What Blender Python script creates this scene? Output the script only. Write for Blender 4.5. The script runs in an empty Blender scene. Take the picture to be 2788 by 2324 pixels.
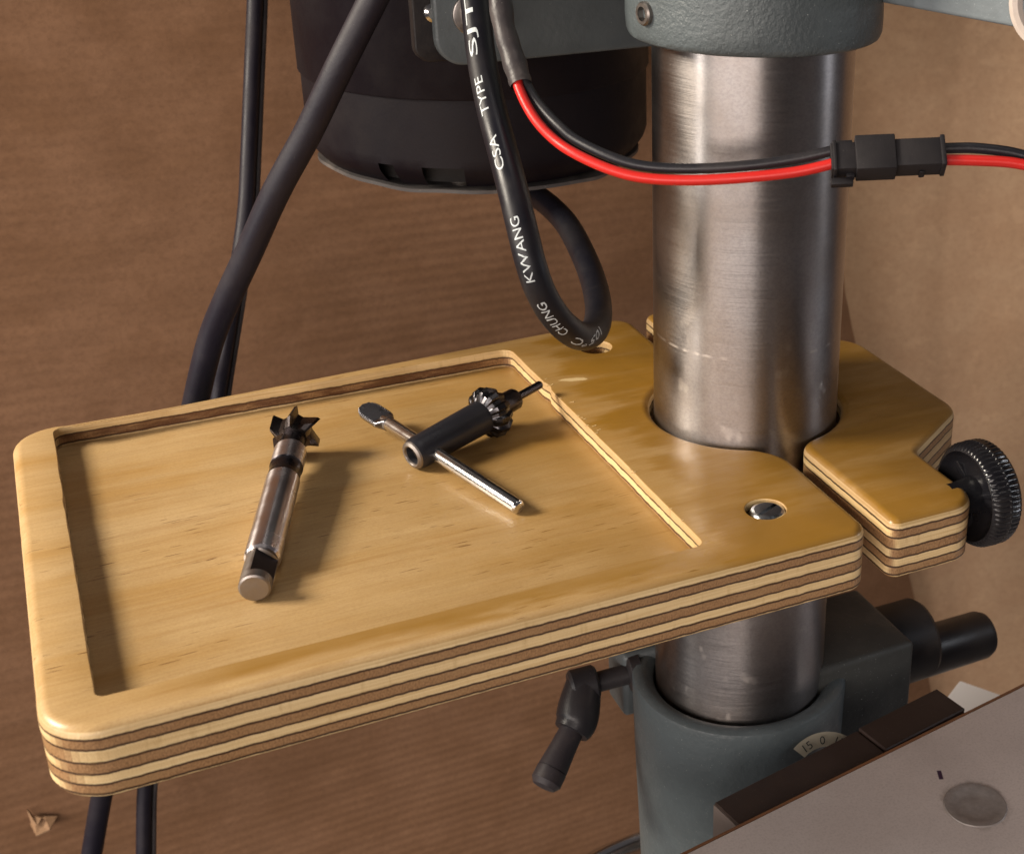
import bpy, bmesh, math, random
from mathutils import Vector, Matrix, noise as mnoise
from mathutils.geometry import delaunay_2d_cdt

R = math.radians
rnd = random.Random(7)
scene = bpy.context.scene

# ------------------------------------------------------------------ camera
cam_data = bpy.data.cameras.new('camera')
cam = bpy.data.objects.new('camera', cam_data)
scene.collection.objects.link(cam)
cam.location = (0.01909, -0.26918, 0.18927)
cam.rotation_mode = 'XYZ'
cam.rotation_euler = (R(65.594), R(-1.1705), R(-27.366))
cam_data.sensor_fit = 'HORIZONTAL'
cam_data.sensor_width = 36.0
cam_data.lens = 3803.03 / 2788 * 36.0
cam_data.shift_x = -628.25 / 2788
cam_data.shift_y = -125.57 / 2788
cam_data.clip_start = 0.01
cam_data.clip_end = 50
cam_data.dof.use_dof = True
cam_data.dof.focus_distance = 0.40
cam_data.dof.aperture_fstop = 32.0
scene.camera = cam

# ------------------------------------------------------------------ light
world = bpy.data.worlds.new('World')
scene.world = world
world.use_nodes = True
wbg = world.node_tree.nodes['Background']
wbg.inputs[0].default_value = (0.95, 0.86, 0.90, 1)
wbg.inputs[1].default_value = 0.07


def area(name, loc, target, sx, sy, power, col):
    l = bpy.data.lights.new(name, 'AREA')
    l.shape = 'RECTANGLE'
    l.size = sx
    l.size_y = sy
    l.energy = power
    l.color = col
    o = bpy.data.objects.new(name, l)
    scene.collection.objects.link(o)
    o.location = loc
    d = Vector(target) - Vector(loc)
    o.rotation_euler = d.to_track_quat('-Z', 'Y').to_euler()
    return o


area('shop_lamp', (-0.78, 0.37, 0.60), (0.10, 0.08, 0.0), 0.32, 0.28, 21.5, (1.0, 0.89, 0.74))
area('room_light', (-1.15, -1.12, 0.32), (0.15, 0.12, -0.02), 1.9, 0.6, 30.0, (1.0, 0.88, 0.80))
area('ceiling_light', (0.35, 0.05, 1.75), (0.15, 0.05, 0.0), 1.2, 0.16, 2.4, (1.0, 0.93, 0.86))
area('column_streak_light', (-1.35, 0.02, 0.22), (0.18, 0.08, 0.03), 0.07, 0.9, 6.0, (1.0, 0.95, 0.88))  # narrow out-of-view lamp, added for the column streak and the pocket's right wall
press_lamp = area('press_lamp', (0.62, -0.14, 0.10), (0.34, -0.12, -0.10), 0.05, 0.05, 0.14, (0.90, 0.93, 1.0))
press_lamp.data.spread = R(100)

scene.view_settings.view_transform = 'Standard'
scene.view_settings.look = 'None'
scene.view_settings.gamma = 1.0
scene.view_settings.use_curve_mapping = False
scene.view_settings.exposure = 0.0
scene.cycles.use_denoising = True
scene.cycles.max_bounces = 8

# ------------------------------------------------------------------ pixel helpers (photo at 2100 px wide)
CW, CH, CS = 2788, 2324, 2788 / 2100
CR = cam.rotation_euler.to_matrix()
CC = Vector(cam.location)


def ray(x, y):
    return CR @ Vector(((x * CS - CW / 2 - 628.25) / 3803.03, -(y * CS - CH / 2 + 125.57) / 3803.03, -1.0))


def atd(x, y, d):
    return CC + ray(x, y) * d


def onz(x, y, z):
    d = ray(x, y)
    return CC + d * ((z - CC.z) / d.z)


def ony(x, y, Y):
    d = ray(x, y)
    return CC + d * ((Y - CC.y) / d.y)


def onx(x, y, X):
    d = ray(x, y)
    return CC + d * ((X - CC.x) / d.x)


# ------------------------------------------------------------------ objects
def tag(o, label, cat, group=None, kind=None):
    if label:
        o['label'] = label
    if cat:
        o['category'] = cat
    if group:
        o['group'] = group
    if kind:
        o['kind'] = kind
    return o


def root(name, loc, label, cat, group=None):
    o = bpy.data.objects.new(name, None)
    o.empty_display_size = 0.01
    scene.collection.objects.link(o)
    o.location = loc
    tag(o, label, cat, group)
    return o


ABS = {}


def obj(name, bm, mat, parent=None, smooth=True, angle=35, axis=None):
    """Link bm (in world coordinates) as one mesh object, optionally under parent."""
    me = bpy.data.meshes.new(name)
    bmesh.ops.recalc_face_normals(bm, faces=bm.faces)
    if smooth:
        lim = R(angle)
        for f in bm.faces:
            f.smooth = True
        for e in bm.edges:
            if len(e.link_faces) == 2:
                e.smooth = e.calc_face_angle(0) < lim
            else:
                e.smooth = False
    F = None
    if axis is not None:
        # local z along the part's own axis, so that turning marks run round it
        F = Matrix.Translation(axis[0]) @ Vector(axis[1]).to_track_quat('Z', 'Y').to_matrix().to_4x4()
        bm.transform(F.inverted())
    bm.to_mesh(me)
    bm.free()
    mats = mat if isinstance(mat, (list, tuple)) else [mat]
    for m in mats:
        me.materials.append(m)
    o = bpy.data.objects.new(name, me)
    scene.collection.objects.link(o)
    if parent is not None:
        o.parent = parent
        o.location = -ABS.get(parent.name, Vector(parent.location) if parent.parent is None else Vector((0, 0, 0)))
        ABS[o.name] = Vector((0, 0, 0))
        if F is not None:
            o.matrix_local = Matrix.Translation(o.location) @ F
    else:
        ABS[o.name] = Vector((0, 0, 0))
    return o


# ------------------------------------------------------------------ mesh builders
def frame_from(axis, hint=Vector((0, 0, 1))):
    a = Vector(axis).normalized()
    h = Vector(hint)
    if abs(a.dot(h.normalized())) > 0.97:
        h = Vector((1, 0, 0))
    u = (h - a * a.dot(h)).normalized()
    v = a.cross(u)
    return a, u, v


def lathe(bm, origin, axis, prof, seg=48, hint=Vector((0, 0, 1)), rfun=None, a0=0.0, closed=True, sweep=2 * math.pi):
    """prof: list of (distance along axis, radius)."""
    a, u, v = frame_from(axis, hint)
    o = Vector(origin)
    rings = []
    for (h, r) in prof:
        if r < 1e-7:
            rings.append([bm.verts.new(o + a * h)])
            continue
        ring = []
        for i in range(seg):
            t = a0 + sweep * i / seg
            rr = r if rfun is None else rfun(t, r, h)
            ring.append(bm.verts.new(o + a * h + (u * math.cos(t) + v * math.sin(t)) * rr))
        rings.append(ring)
    for A, B in zip(rings[:-1], rings[1:]):
        if len(A) == 1 and len(B) == 1:
            continue
        for i in range(seg):
            j = (i + 1) % seg
            if len(A) == 1:
                bm.faces.new((A[0], B[j], B[i]))
            elif len(B) == 1:
                bm.faces.new((A[i], A[j], B[0]))
            else:
                bm.faces.new((A[i], A[j], B[j], B[i]))
    return rings


def catmull(pts, n=10):
    P = [Vector(p) for p in pts]
    P = [P[0] * 2 - P[1]] + P + [P[-1] * 2 - P[-2]]
    out = []
    for i in range(1, len(P) - 2):
        p0, p1, p2, p3 = P[i - 1], P[i], P[i + 1], P[i + 2]
        for k in range(n):
            t = k / n
            out.append(0.5 * ((2 * p1) + (-p0 + p2) * t + (2 * p0 - 5 * p1 + 4 * p2 - p3) * t * t + (-p0 + 3 * p1 - 3 * p2 + p3) * t ** 3))
    out.append(P[-2].copy())
    return out


def smooth_path(path, it=3):
    for _ in range(it):
        path = [path[0]] + [(path[i - 1] + path[i] * 2 + path[i + 1]) / 4 for i in range(1, len(path) - 1)] + [path[-1]]
    return path


def tube(bm, path, rad, seg=20, caps=True, ell=1.0, hint=Vector((0, 0, 1))):
    n = len(path)
    T = []
    for i in range(n):
        T.append((path[min(i + 1, n - 1)] - path[max(i - 1, 0)]).normalized())
    _, u, v = frame_from(T[0], hint)
    rings = []
    for i in range(n):
        if i:
            q = T[i - 1].rotation_difference(T[i])
            u = q @ u
        u = (u - T[i] * T[i].dot(u)).normalized()
        w = T[i].cross(u)
        r = rad(i / (n - 1)) if callable(rad) else rad
        rings.append([bm.verts.new(path[i] + (u * math.cos(2 * math.pi * k / seg) * ell + w * math.sin(2 * math.pi * k / seg)) * r) for k in range(seg)])
    for A, B in zip(rings[:-1], rings[1:]):
        for k in range(seg):
            j = (k + 1) % seg
            bm.faces.new((A[k], A[j], B[j], B[k]))
    if caps:
        bm.faces.new(rings[0][::-1])
        bm.faces.new(rings[-1])
    return rings


def box(bm, o, ax, ay, az, x0, x1, y0, y1, z0, z1, bev=0.0, seg=2):
    """Box in the frame (o; ax, ay, az), edges bevelled."""
    b = bmesh.new()
    c = [b.verts.new((x, y, z)) for x in (x0, x1) for y in (y0, y1) for z in (z0, z1)]
    for f in ((0, 1, 3, 2), (4, 6, 7, 5), (0, 4, 5, 1), (2, 3, 7, 6), (0, 2, 6, 4), (1, 5, 7, 3)):
        b.faces.new([c[i] for i in f])
    if bev:
        bmesh.ops.bevel(b, geom=list(b.edges), offset=bev, segments=seg, profile=0.5, affect='EDGES')
    M = Matrix((Vector(ax), Vector(ay), Vector(az))).transposed().to_4x4()
    M.translation = Vector(o)
    b.transform(M)
    me = bpy.data.meshes.new('tmp')
    b.to_mesh(me)
    b.free()
    bm.from_mesh(me)
    bpy.data.meshes.remove(me)


XA, YA, ZA = Vector((1, 0, 0)), Vector((0, 1, 0)), Vector((0, 0, 1))
O0 = Vector((0, 0, 0))


def fillet(pts, n=8):
    """pts: (x, y, r) corner list, closed; returns a rounded polyline."""
    out = []
    m = len(pts)
    for i in range(m):
        p = Vector(pts[i][:2])
        r = pts[i][2]
        a = (Vector(pts[i - 1][:2]) - p)
        b = (Vector(pts[(i + 1) % m][:2]) - p)
        if r <= 0:
            out.append(p)
            continue
        a.normalize()
        b.normalize()
        ang = math.acos(max(-1, min(1, a.dot(b))))
        if ang > math.pi - 0.02:
            out.append(p)
            continue
        d = r / math.tan(ang / 2)
        c = p + (a + b).normalized() * (r / math.sin(ang / 2))
        s, e = p + a * d - c, p + b * d - c
        t0 = math.atan2(s.y, s.x)
        dt = math.atan2(e.y, e.x) - t0
        while dt > math.pi:
            dt -= 2 * math.pi
        while dt < -math.pi:
            dt += 2 * math.pi
        for k in range(n + 1):
            t = t0 + dt * k / n
            out.append(c + Vector((math.cos(t), math.sin(t))) * r)
    return out


def resample(poly, step):
    out = []
    for i in range(len(poly)):
        a, b = poly[i], poly[(i + 1) % len(poly)]
        L = (b - a).length
        k = max(1, int(L / step))
        for j in range(k):
            out.append(a.lerp(b, j / k))
    return out


def offset(poly, d):
    """Shift a closed CCW polyline inwards by d."""
    n = len(poly)
    out = []
    for i in range(n):
        e1 = (poly[i] - poly[i - 1]).normalized()
        e2 = (poly[(i + 1) % n] - poly[i]).normalized()
        t = (e1 + e2)
        if t.length < 1e-6:
            t = e1
        t.normalize()
        c = max(0.5, t.dot(e1))
        out.append(poly[i] + Vector((-t.y, t.x)) * (d / c))
    return out


def rough(poly, amp, freq, seed):
    n = len(poly)
    out = []
    for i in range(n):
        t = (poly[(i + 1) % n] - poly[i - 1]).normalized()
        p = poly[i]
        k = mnoise.noise(Vector((p.x * freq, p.y * freq, seed))) * amp
        out.append(p + Vector((-t.y, t.x)) * k)
    return out


def cap(bm, outer, holes):
    """Fill between vert loops (outer CCW, holes) with triangles."""
    vs, edges = [], []
    for loop in [outer] + holes:
        s = len(vs)
        vs += loop
        edges += [(s + i, s + (i + 1) % len(loop)) for i in range(len(loop))]
    co = [Vector((v.co.x, v.co.y)) * 1000 for v in vs]
    V, E, F, ov, oe, of = delaunay_2d_cdt(co, edges, [], 2 if not holes else 4, 1e-7)
    idx = [o[0] if o else None for o in ov]
    # inside test
    def inside(p, poly):
        c = False
        for i in range(len(poly)):
            a, b = poly[i].co * 1000, poly[i - 1].co * 1000
            if (a.y > p.y) != (b.y > p.y) and p.x < (b.x - a.x) * (p.y - a.y) / (b.y - a.y) + a.x:
                c = not c
        return c
    for f in F:
        if any(idx[i] is None for i in f):
            continue
        m = sum((V[i] for i in f), Vector((0, 0))) / len(f)
        if not inside(m, outer) or any(inside(m, h) for h in holes):
            continue
        try:
            bm.faces.new([vs[idx[i]] for i in f])
        except ValueError:
            pass


def slab(bm, outer, holes, z0, z1, rt=0.0, rb=0.0, ht=0.0, top=True, bottom=True, nr=5):
    """Sheet between z0 (low) and z1 with rounded top edge rt, bottom edge rb; ht rounds hole rims."""
    def levels(poly, sign, r_top, r_bot):
        L = []
        if r_bot > 0:
            for k in range(nr):
                t = math.pi / 2 * k / nr
                L.append((z0 + r_bot * (1 - math.sin(t)) if False else z0 + r_bot * (1 - math.cos(t)), r_bot * (1 - math.sin(t))))
            L.append((z0 + r_bot, 0.0))
        else:
            L.append((z0, 0.0))
        if r_top > 0:
            L.append((z1 - r_top, 0.0))
            for k in range(1, nr + 1):
                t = math.pi / 2 * k / nr
                L.append((z1 - r_top * (1 - math.sin(t)), r_top * (1 - math.cos(t))))
        else:
            L.append((z1, 0.0))
        return L
    tops, bots = [], []
    for hi, poly in enumerate([outer] + holes):
        L = levels(poly, 1, rt if hi == 0 else ht, rb if hi == 0 else 0)
        prev = None
        for (z, d) in L:
            pl = offset(poly, d if hi == 0 else -d) if d else poly
            ring = [bm.verts.new((p.x, p.y, z)) for p in pl]
            if prev:
                for i in range(len(ring)):
                    j = (i + 1) % len(ring)
                    bm.faces.new((prev[i], prev[j], ring[j], ring[i]))
            else:
                bots.append(ring)
            prev = ring
        tops.append(prev)
    if top:
        cap(bm, tops[0], tops[1:])
    if bottom:
        cap(bm, bots[0], bots[1:])


# ------------------------------------------------------------------ materials
class NT:
    def __init__(s, name):
        s.m = bpy.data.materials.new(name)
        s.m.use_nodes = True
        s.t = s.m.node_tree
        s.b = s.t.nodes['Principled BSDF']

    def n(s, typ, **kw):
        nd = s.t.nodes.new(typ)
        for k, v in kw.items():
            setattr(nd, k, v)
        return nd

    def link(s, a, b):
        s.t.links.new(a, b)

    def put(s, sock, val):
        if isinstance(val, bpy.types.NodeSocket):
            s.link(val, sock)
        elif val is not None:
            if isinstance(val, (tuple, list)) and len(val) == 3 and len(sock.default_value) == 4:
                val = (*val, 1)
            sock.default_value = val

    def set(s, **kw):
        for k, v in kw.items():
            s.put(s.b.inputs[k.replace('_', ' ')], v)

    def coord(s, out='Object'):
        return s.n('ShaderNodeTexCoord').outputs[out]

    def map(s, vec, scale=(1, 1, 1), loc=(0, 0, 0), rot=(0, 0, 0)):
        m = s.n('ShaderNodeMapping')
        s.put(m.inputs['Vector'], vec)
        m.inputs['Scale'].default_value = scale
        m.inputs['Location'].default_value = loc
        m.inputs['Rotation'].default_value = rot
        return m.outputs[0]

    def noise(s, vec, scale=1.0, detail=2.0, rough=0.5, dist=0.0, out='Fac'):
        m = s.n('ShaderNodeTexNoise')
        s.put(m.inputs['Vector'], vec)
        m.inputs['Scale'].default_value = scale
        m.inputs['Detail'].default_value = detail
        m.inputs['Roughness'].default_value = rough
        m.inputs['Distortion'].default_value = dist
        return m.outputs[out]

    def ramp(s, fac, *stops):
        m = s.n('ShaderNodeValToRGB')
        s.put(m.inputs[0], fac)
        cr = m.color_ramp
        while len(cr.elements) < len(stops):
            cr.elements.new(0.5)
        for e, (p, c) in zip(cr.elements, stops):
            e.position = p
            e.color = (*c, 1) if isinstance(c, (tuple, list)) else (c, c, c, 1)
        return m.outputs[0]

    def rng(s, v, a, b, c=0.0, d=1.0):
        m = s.n('ShaderNodeMapRange')
        m.interpolation_type = 'SMOOTHSTEP'
        s.put(m.inputs['Value'], v)
        m.inputs['From Min'].default_value = a
        m.inputs['From Max'].default_value = b
        m.inputs['To Min'].default_value = c
        m.inputs['To Max'].default_value = d
        return m.outputs[0]

    def math(s, op, a, b=None, c=None):
        m = s.n('ShaderNodeMath', operation=op)
        for i, v in enumerate((a, b, c)):
            if v is not None:
                s.put(m.inputs[i], v)
        return m.outputs[0]

    def mix(s, f, a, b, mode='MIX'):
        m = s.n('ShaderNodeMix', data_type='RGBA', blend_type=mode)
        s.put(m.inputs['Factor'], f)
        s.put(m.inputs['A'], None)
        for sock, v in ((m.inputs[6], a), (m.inputs[7], b)):
            s.put(sock, v)
        return m.outputs[2]

    def xyz(s, vec):
        m = s.n('ShaderNodeSeparateXYZ')
        s.put(m.inputs[0], vec)
        return m.outputs

    def bump(s, h, dist, strength=1.0, normal=None):
        m = s.n('ShaderNodeBump')
        m.inputs['Strength'].default_value = strength
        m.inputs['Distance'].default_value = dist
        s.put(m.inputs['Height'], h)
        if normal is not None:
            s.put(m.inputs['Normal'], normal)
        return m.outputs[0]


def mix_fix(self, f, a, b, mode='MIX'):
    m = self.n('ShaderNodeMix', data_type='RGBA', blend_type=mode)
    self.put(m.inputs[0], f)
    self.put(m.inputs[6], a)
    self.put(m.inputs[7], b)
    return m.outputs[2]


NT.mix = mix_fix
PLY_Z = [0.0, -0.0028, -0.0054, -0.0088, -0.0117, -0.0145, -0.0170, -0.0180]
POCKET_Z = -0.0062


def wood_face(k, c):
    """Colour of a pine face seen flat, grain along x."""
    warp = k.noise(k.map(c, (9, 9, 9)), 1.0, 2)
    x, y, z = k.xyz(c)
    yy = k.math('ADD', y, k.math('MULTIPLY', warp, 0.012))
    yy = k.math('ADD', yy, k.math('MULTIPLY', x, -0.03))
    cv = k.n('ShaderNodeCombineXYZ')
    k.put(cv.inputs[0], x)
    k.put(cv.inputs[1], yy)
    k.put(cv.inputs[2], k.math('MULTIPLY', z, 3.0))
    v = cv.outputs[0]
    broad = k.noise(k.map(v, (5, 55, 20)), 1.0, 3, 0.55)
    mid = k.noise(k.map(v, (8, 330, 60), (3, 1, 0)), 1.0, 5, 0.68)
    fine = k.noise(k.map(v, (60, 1900, 300)), 1.0, 3, 0.6)
    blot = k.noise(k.map(c, (26, 40, 30), (4, 2, 1)), 1.0, 3, 0.6)
    col = k.ramp(broad, (0.30, (0.54, 0.375, 0.185)), (0.52, (0.50, 0.330, 0.145)), (0.66, (0.44, 0.260, 0.085)), (0.82, (0.33, 0.165, 0.038)))
    col = k.mix(k.rng(mid, 0.50, 0.74, 0, 0.42), col, (0.31, 0.150, 0.034))
    col = k.mix(k.rng(blot, 0.42, 0.66, 0, 0.40), col, (0.57, 0.405, 0.205))
    col = k.mix(k.rng(fine, 0.35, 0.7, 0.16, 0.0), col, (0.18, 0.075, 0.018))
    dash = k.noise(k.map(v, (130, 1900, 200), (1, 5, 0)), 1.0, 1, 0.4)
    dmask = k.noise(k.map(v, (9, 40, 10), (7, 3, 0)), 1.0, 2)
    d = k.math('MULTIPLY', k.rng(dash, 0.69, 0.74), k.rng(dmask, 0.46, 0.55))
    col = k.mix(k.math('MULTIPLY', d, 0.85), col, (0.085, 0.030, 0.008))
    grit = k.noise(k.map(c, (1500, 2600, 1500)), 1.0, 2, 0.6)
    col = k.mix(k.rng(grit, 0.40, 0.72, 0.0, 0.22), col, (0.26, 0.125, 0.035))
    # varnish pooled deeper orange along the front rim and round the bore
    n1 = k.noise(k.map(c, (14, 75, 30), (1, 1, 4)), 1.0, 4, 0.6)
    yw = k.math('ADD', y, k.math('MULTIPLY', k.math('SUBTRACT', n1, 0.5), 0.022))
    rim = k.math('MULTIPLY', k.rng(yw, 0.000, 0.007), k.rng(yw, 0.007, 0.022, 1.0, 0.0))
    xw = k.math('ADD', x, k.math('MULTIPLY', k.math('SUBTRACT', n1, 0.5), 0.06))
    bore = k.math('MAXIMUM', k.math('MULTIPLY', k.rng(xw, 0.03, 0.20), 0.75), k.rng(xw, 0.152, 0.172))
    amb = k.math('MAXIMUM', k.math('MULTIPLY', rim, k.rng(x, 0.01, 0.05)), k.math('MULTIPLY', bore, 1.05))
    amb = k.math('MULTIPLY', amb, k.rng(n1, 0.25, 0.6, 0.55, 0.95))
    col = k.mix(amb, col, (0.275, 0.140, 0.019))
    return col, mid, fine


def ply_material(i, hi):
    z1, z0 = PLY_Z[i], PLY_Z[i + 1]
    k = NT('ply_%d' % i)
    c = k.coord()
    x, y, z = k.xyz(c)
    face, mid, fine = wood_face(k, c)
    nrm = k.n('ShaderNodeNewGeometry').outputs['True Normal']
    nx, ny, nz = k.xyz(nrm)
    along = nx if i % 2 == 0 else ny      # plies alternate their grain
    end = k.rng(k.math('ABSOLUTE', along), 0.35, 0.8)
    # edge long grain
    lg = k.noise(k.map(c, (25, 25, 1500)), 1.0, 3, 0.6)
    lgs = k.noise(k.map(c, (500, 500, 90)), 1.0, 2, 0.6)
    light = k.ramp(lg, (0.3, (0.60, 0.41, 0.185)), (0.6, (0.76, 0.565, 0.295)))
    light = k.mix(k.rng(lgs, 0.55, 0.75, 0, 0.30), light, (0.42, 0.25, 0.09))
    eg = k.noise(k.map(c, (2300, 2300, 1500)), 1.0, 2, 0.6)
    eg2 = k.noise(k.map(c, (40, 40, 300)), 1.0, 2, 0.6)
    dark = k.ramp(eg, (0.32, (0.21, 0.108, 0.043)), (0.62, (0.36, 0.200, 0.088)))
    dark = k.mix(k.rng(eg2, 0.45, 0.7, 0, 0.5), dark, (0.36, 0.215, 0.095))
    edge = k.mix(end, light, dark)
    up = k.rng(k.math('ABSOLUTE', nz), 0.30, 0.75)
    if i == 0:
        edge = k.mix(0.5, edge, light)
    col = k.mix(up, edge, face)
    # glue lines at the ply joints, slightly wandering and broken
    wob = k.math('MULTIPLY', k.math('SUBTRACT', k.noise(k.map(c, (160, 160, 10)), 1.0, 3, 0.75), 0.5), 0.00075)
    zz = k.math('ADD', z, wob)
    for zb, on in ((z1, i > 0), (z0, i < 6)):
        if on:
            g = k.rng(k.math('ABSOLUTE', k.math('SUBTRACT', zz, zb)), 0.00018, 0.00040, 0.97, 0.0)
            flat = k.rng(k.math('ABSOLUTE', nz), 0.85, 0.95, 1.0, 0.0)
            col = k.mix(k.math('MULTIPLY', g, flat), col, (0.045, 0.018, 0.007))
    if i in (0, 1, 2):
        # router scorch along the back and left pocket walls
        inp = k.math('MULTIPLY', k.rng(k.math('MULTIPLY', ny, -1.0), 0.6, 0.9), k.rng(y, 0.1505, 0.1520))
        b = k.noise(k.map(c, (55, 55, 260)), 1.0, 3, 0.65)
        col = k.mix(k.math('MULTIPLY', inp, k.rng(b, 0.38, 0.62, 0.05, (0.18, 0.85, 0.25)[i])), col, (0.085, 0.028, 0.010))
    if i == 0:
        # pale bruise in the varnish beside the pocket
        q = onz(1176, 778, 0)
        dx = k.math('MULTIPLY', k.math('SUBTRACT', x, q.x), 1 / 0.0050)
        dy = k.math('MULTIPLY', k.math('SUBTRACT', y, q.y), 1 / 0.0016)
        dy = k.math('ADD', dy, k.math('MULTIPLY', dx, 0.9))
        rr = k.math('ADD', k.math('MULTIPLY', dx, dx), k.math('MULTIPLY', dy, dy))
        rr = k.math('ADD', rr, k.math('MULTIPLY', k.noise(k.map(c, (700, 700, 1)), 1.0, 2), 0.9))
        col = k.mix(k.rng(rr, 1.0, 1.35, 0.85, 0.0), col, (0.66, 0.50, 0.26))
    ro = k.rng(k.noise(k.map(c, (70, 120, 70)), 1.0, 3), 0.3, 0.7, 0.30, 0.48)
    ro = k.math('ADD', ro, k.math('MULTIPLY', k.math('SUBTRACT', 1.0, up), 0.14))
    hgt = k.math('ADD', k.math('MULTIPLY', mid, 0.6), k.math('MULTIPLY', eg, k.math('SUBTRACT', 1.0, up)))
    und = k.noise(k.map(c, (60, 90, 60), (2, 8, 0)), 1.0, 2)
    n1 = k.bump(und, 0.0006, 0.5)
    k.set(Base_Color=col, Roughness=ro, Normal=k.bump(hgt, 0.00022, 0.6, n1))
    k.b.inputs['Specular IOR Level'].default_value = 0.45
    k.b.inputs['Coat Weight'].default_value = 0.15
    k.b.inputs['Coat Roughness'].default_value = 0.25
    return k.m


def steel(name, col=(0.50, 0.48, 0.46), rough=0.3, brush=(30, 30, 2600), stain=0.3, aniso=0.0, bumpd=0.00003):
    k = NT(name)
    c = k.coord()
    br = k.noise(k.map(c, brush), 1.0, 3, 0.7)
    st = k.noise(k.map(c, (35, 35, 28)), 1.0, 4, 0.65)
    cc = k.mix(k.rng(st, 0.42, 0.7, 0, stain), col, tuple(a * b for a, b in zip(col, (0.52, 0.46, 0.42))))
    cc = k.mix(k.rng(br, 0.3, 0.7, 0, 0.25), cc, tuple(a * 0.55 for a in col))
    k.set(Base_Color=cc, Metallic=1.0, Roughness=k.math('ADD', k.rng(br, 0.25, 0.75, rough - 0.07, rough + 0.07), k.rng(st, 0.4, 0.7, 0.0, 0.08)), Normal=k.bump(br, bumpd, 0.5))
    if aniso:
        k.b.inputs['Anisotropic'].default_value = aniso
        k.b.inputs['Anisotropic Rotation'].default_value = 0.25
        tg = k.n('ShaderNodeTangent', direction_type='RADIAL', axis='Z')
        k.link(tg.outputs[0], k.b.inputs['Tangent'])
    return k.m


def column_steel():
    k = NT('column_steel')
    c = k.coord()
    x, y, z = k.xyz(c)
    br = k.noise(k.map(c, (60, 60, 3600)), 1.0, 2, 0.6)
    sp = k.noise(k.map(c, (1100, 1100, 1400)), 1.0, 2, 0.7)
    st = k.noise(k.map(c, (45, 45, 38), (1, 0, 3)), 1.0, 5, 0.65)
    col = k.ramp(st, (0.35, (0.43, 0.405, 0.400)), (0.7, (0.34, 0.298, 0.272)))
    col = k.mix(k.rng(sp, 0.35, 0.7, 0, 0.40), col, (0.25, 0.235, 0.235))
    # faint rubbed marks: a broken ring and pale patches near the tray
    rg = k.rng(k.math('ABSOLUTE', k.math('SUBTRACT', z, 0.0275)), 0.0002, 0.0006, 1.0, 0.0)
    rg = k.math('MULTIPLY', rg, k.rng(k.noise(k.map(c, (160, 160, 40)), 1.0, 2), 0.48, 0.62))
    pt = k.math('MULTIPLY', k.rng(k.noise(k.map(c, (110, 110, 90), (5, 1, 2)), 1.0, 2), 0.63, 0.70), k.rng(z, 0.05, 0.02))
    wear = k.math('MAXIMUM', rg, k.math('MULTIPLY', pt, 0.6))
    col = k.mix(k.math('MULTIPLY', wear, 0.55), col, (0.62, 0.56, 0.50))
    rough = k.math('ADD', k.rng(br, 0.25, 0.75, 0.31, 0.39), k.math('MULTIPLY', wear, 0.15))
    k.set(Base_Color=col, Metallic=1.0, Roughness=rough, Normal=k.bump(k.math('ADD', br, k.math('MULTIPLY', sp, 0.7)), 0.00003, 0.35))
    k.b.inputs['Anisotropic'].default_value = 0.72
    k.b.inputs['Anisotropic Rotation'].default_value = 0.25
    tg = k.n('ShaderNodeTangent', direction_type='RADIAL', axis='Z')
    k.link(tg.outputs[0], k.b.inputs['Tangent'])
    return k.m


def paint(name, col=(0.098, 0.115, 0.120), rough=0.42, cast=0.0006, scale=420):
    k = NT(name)
    c = k.coord()
    a = k.noise(c, scale, 4, 0.6)
    b = k.noise(c, 60, 3, 0.6)
    v = k.noise(c, 2600, 1, 0.5)
    cc = k.mix(k.rng(b, 0.35, 0.7), col, tuple(q * 0.80 for q in col))
    cc = k.mix(k.rng(v, 0.745, 0.80, 0, 0.8), cc, (0.55, 0.58, 0.56))     # specks of metal dust
    k.set(Base_Color=cc, Roughness=k.rng(b, 0.3, 0.7, rough - 0.06, rough + 0.08), Normal=k.bump(k.math('ADD', a, k.math('MULTIPLY', b, 1.5)), cast, 0.55))
    return k.m


def plastic(name, col, rough=0.4, dust=0.3, dustcol=(0.16, 0.12, 0.09), grain=900, bumpd=0.00008):
    k = NT(name)
    c = k.coord()
    a = k.noise(c, grain, 3, 0.6)
    b = k.noise(c, 45, 4, 0.65)
    sp = k.noise(c, 2200, 2, 0.6)
    cc = k.mix(k.rng(b, 0.40, 0.75, 0, dust), col, dustcol)
    cc = k.mix(k.rng(sp, 0.70, 0.78, 0, dust * 1.6), cc, (0.30, 0.27, 0.24))
    k.set(Base_Color=cc, Roughness=k.rng(b, 0.3, 0.75, rough, rough + 0.2), Normal=k.bump(a, bumpd, 0.5))
    k.b.inputs['Specular IOR Level'].default_value = 0.36
    return k.m


def cardboard(name, c1, c2, speck, sc=1.0):
    k = NT(name)
    c = k.coord()
    a = k.noise(k.map(c, (26, 26, 34)), 1.0, 5, 0.65)
    f = k.noise(k.map(c, (430 * sc, 430 * sc, 480 * sc)), 1.0, 4, 0.7)
    g = k.noise(k.map(c, (90, 90, 110), (2, 5, 1)), 1.0, 3, 0.7)
    col = k.mix(k.rng(a, 0.3, 0.7), c1, c2)
    col = k.mix(k.rng(f, 0.40, 0.72, 0, 0.40), col, speck)
    col = k.mix(k.rng(g, 0.5, 0.75, 0, 0.25), col, tuple(min(1, q * 1.35) for q in c1))
    k.set(Base_Color=col, Roughness=0.85, Normal=k.bump(f, 0.0003, 0.35))
    k.b.inputs['Specular IOR Level'].default_value = 0.2
    return k.m


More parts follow.
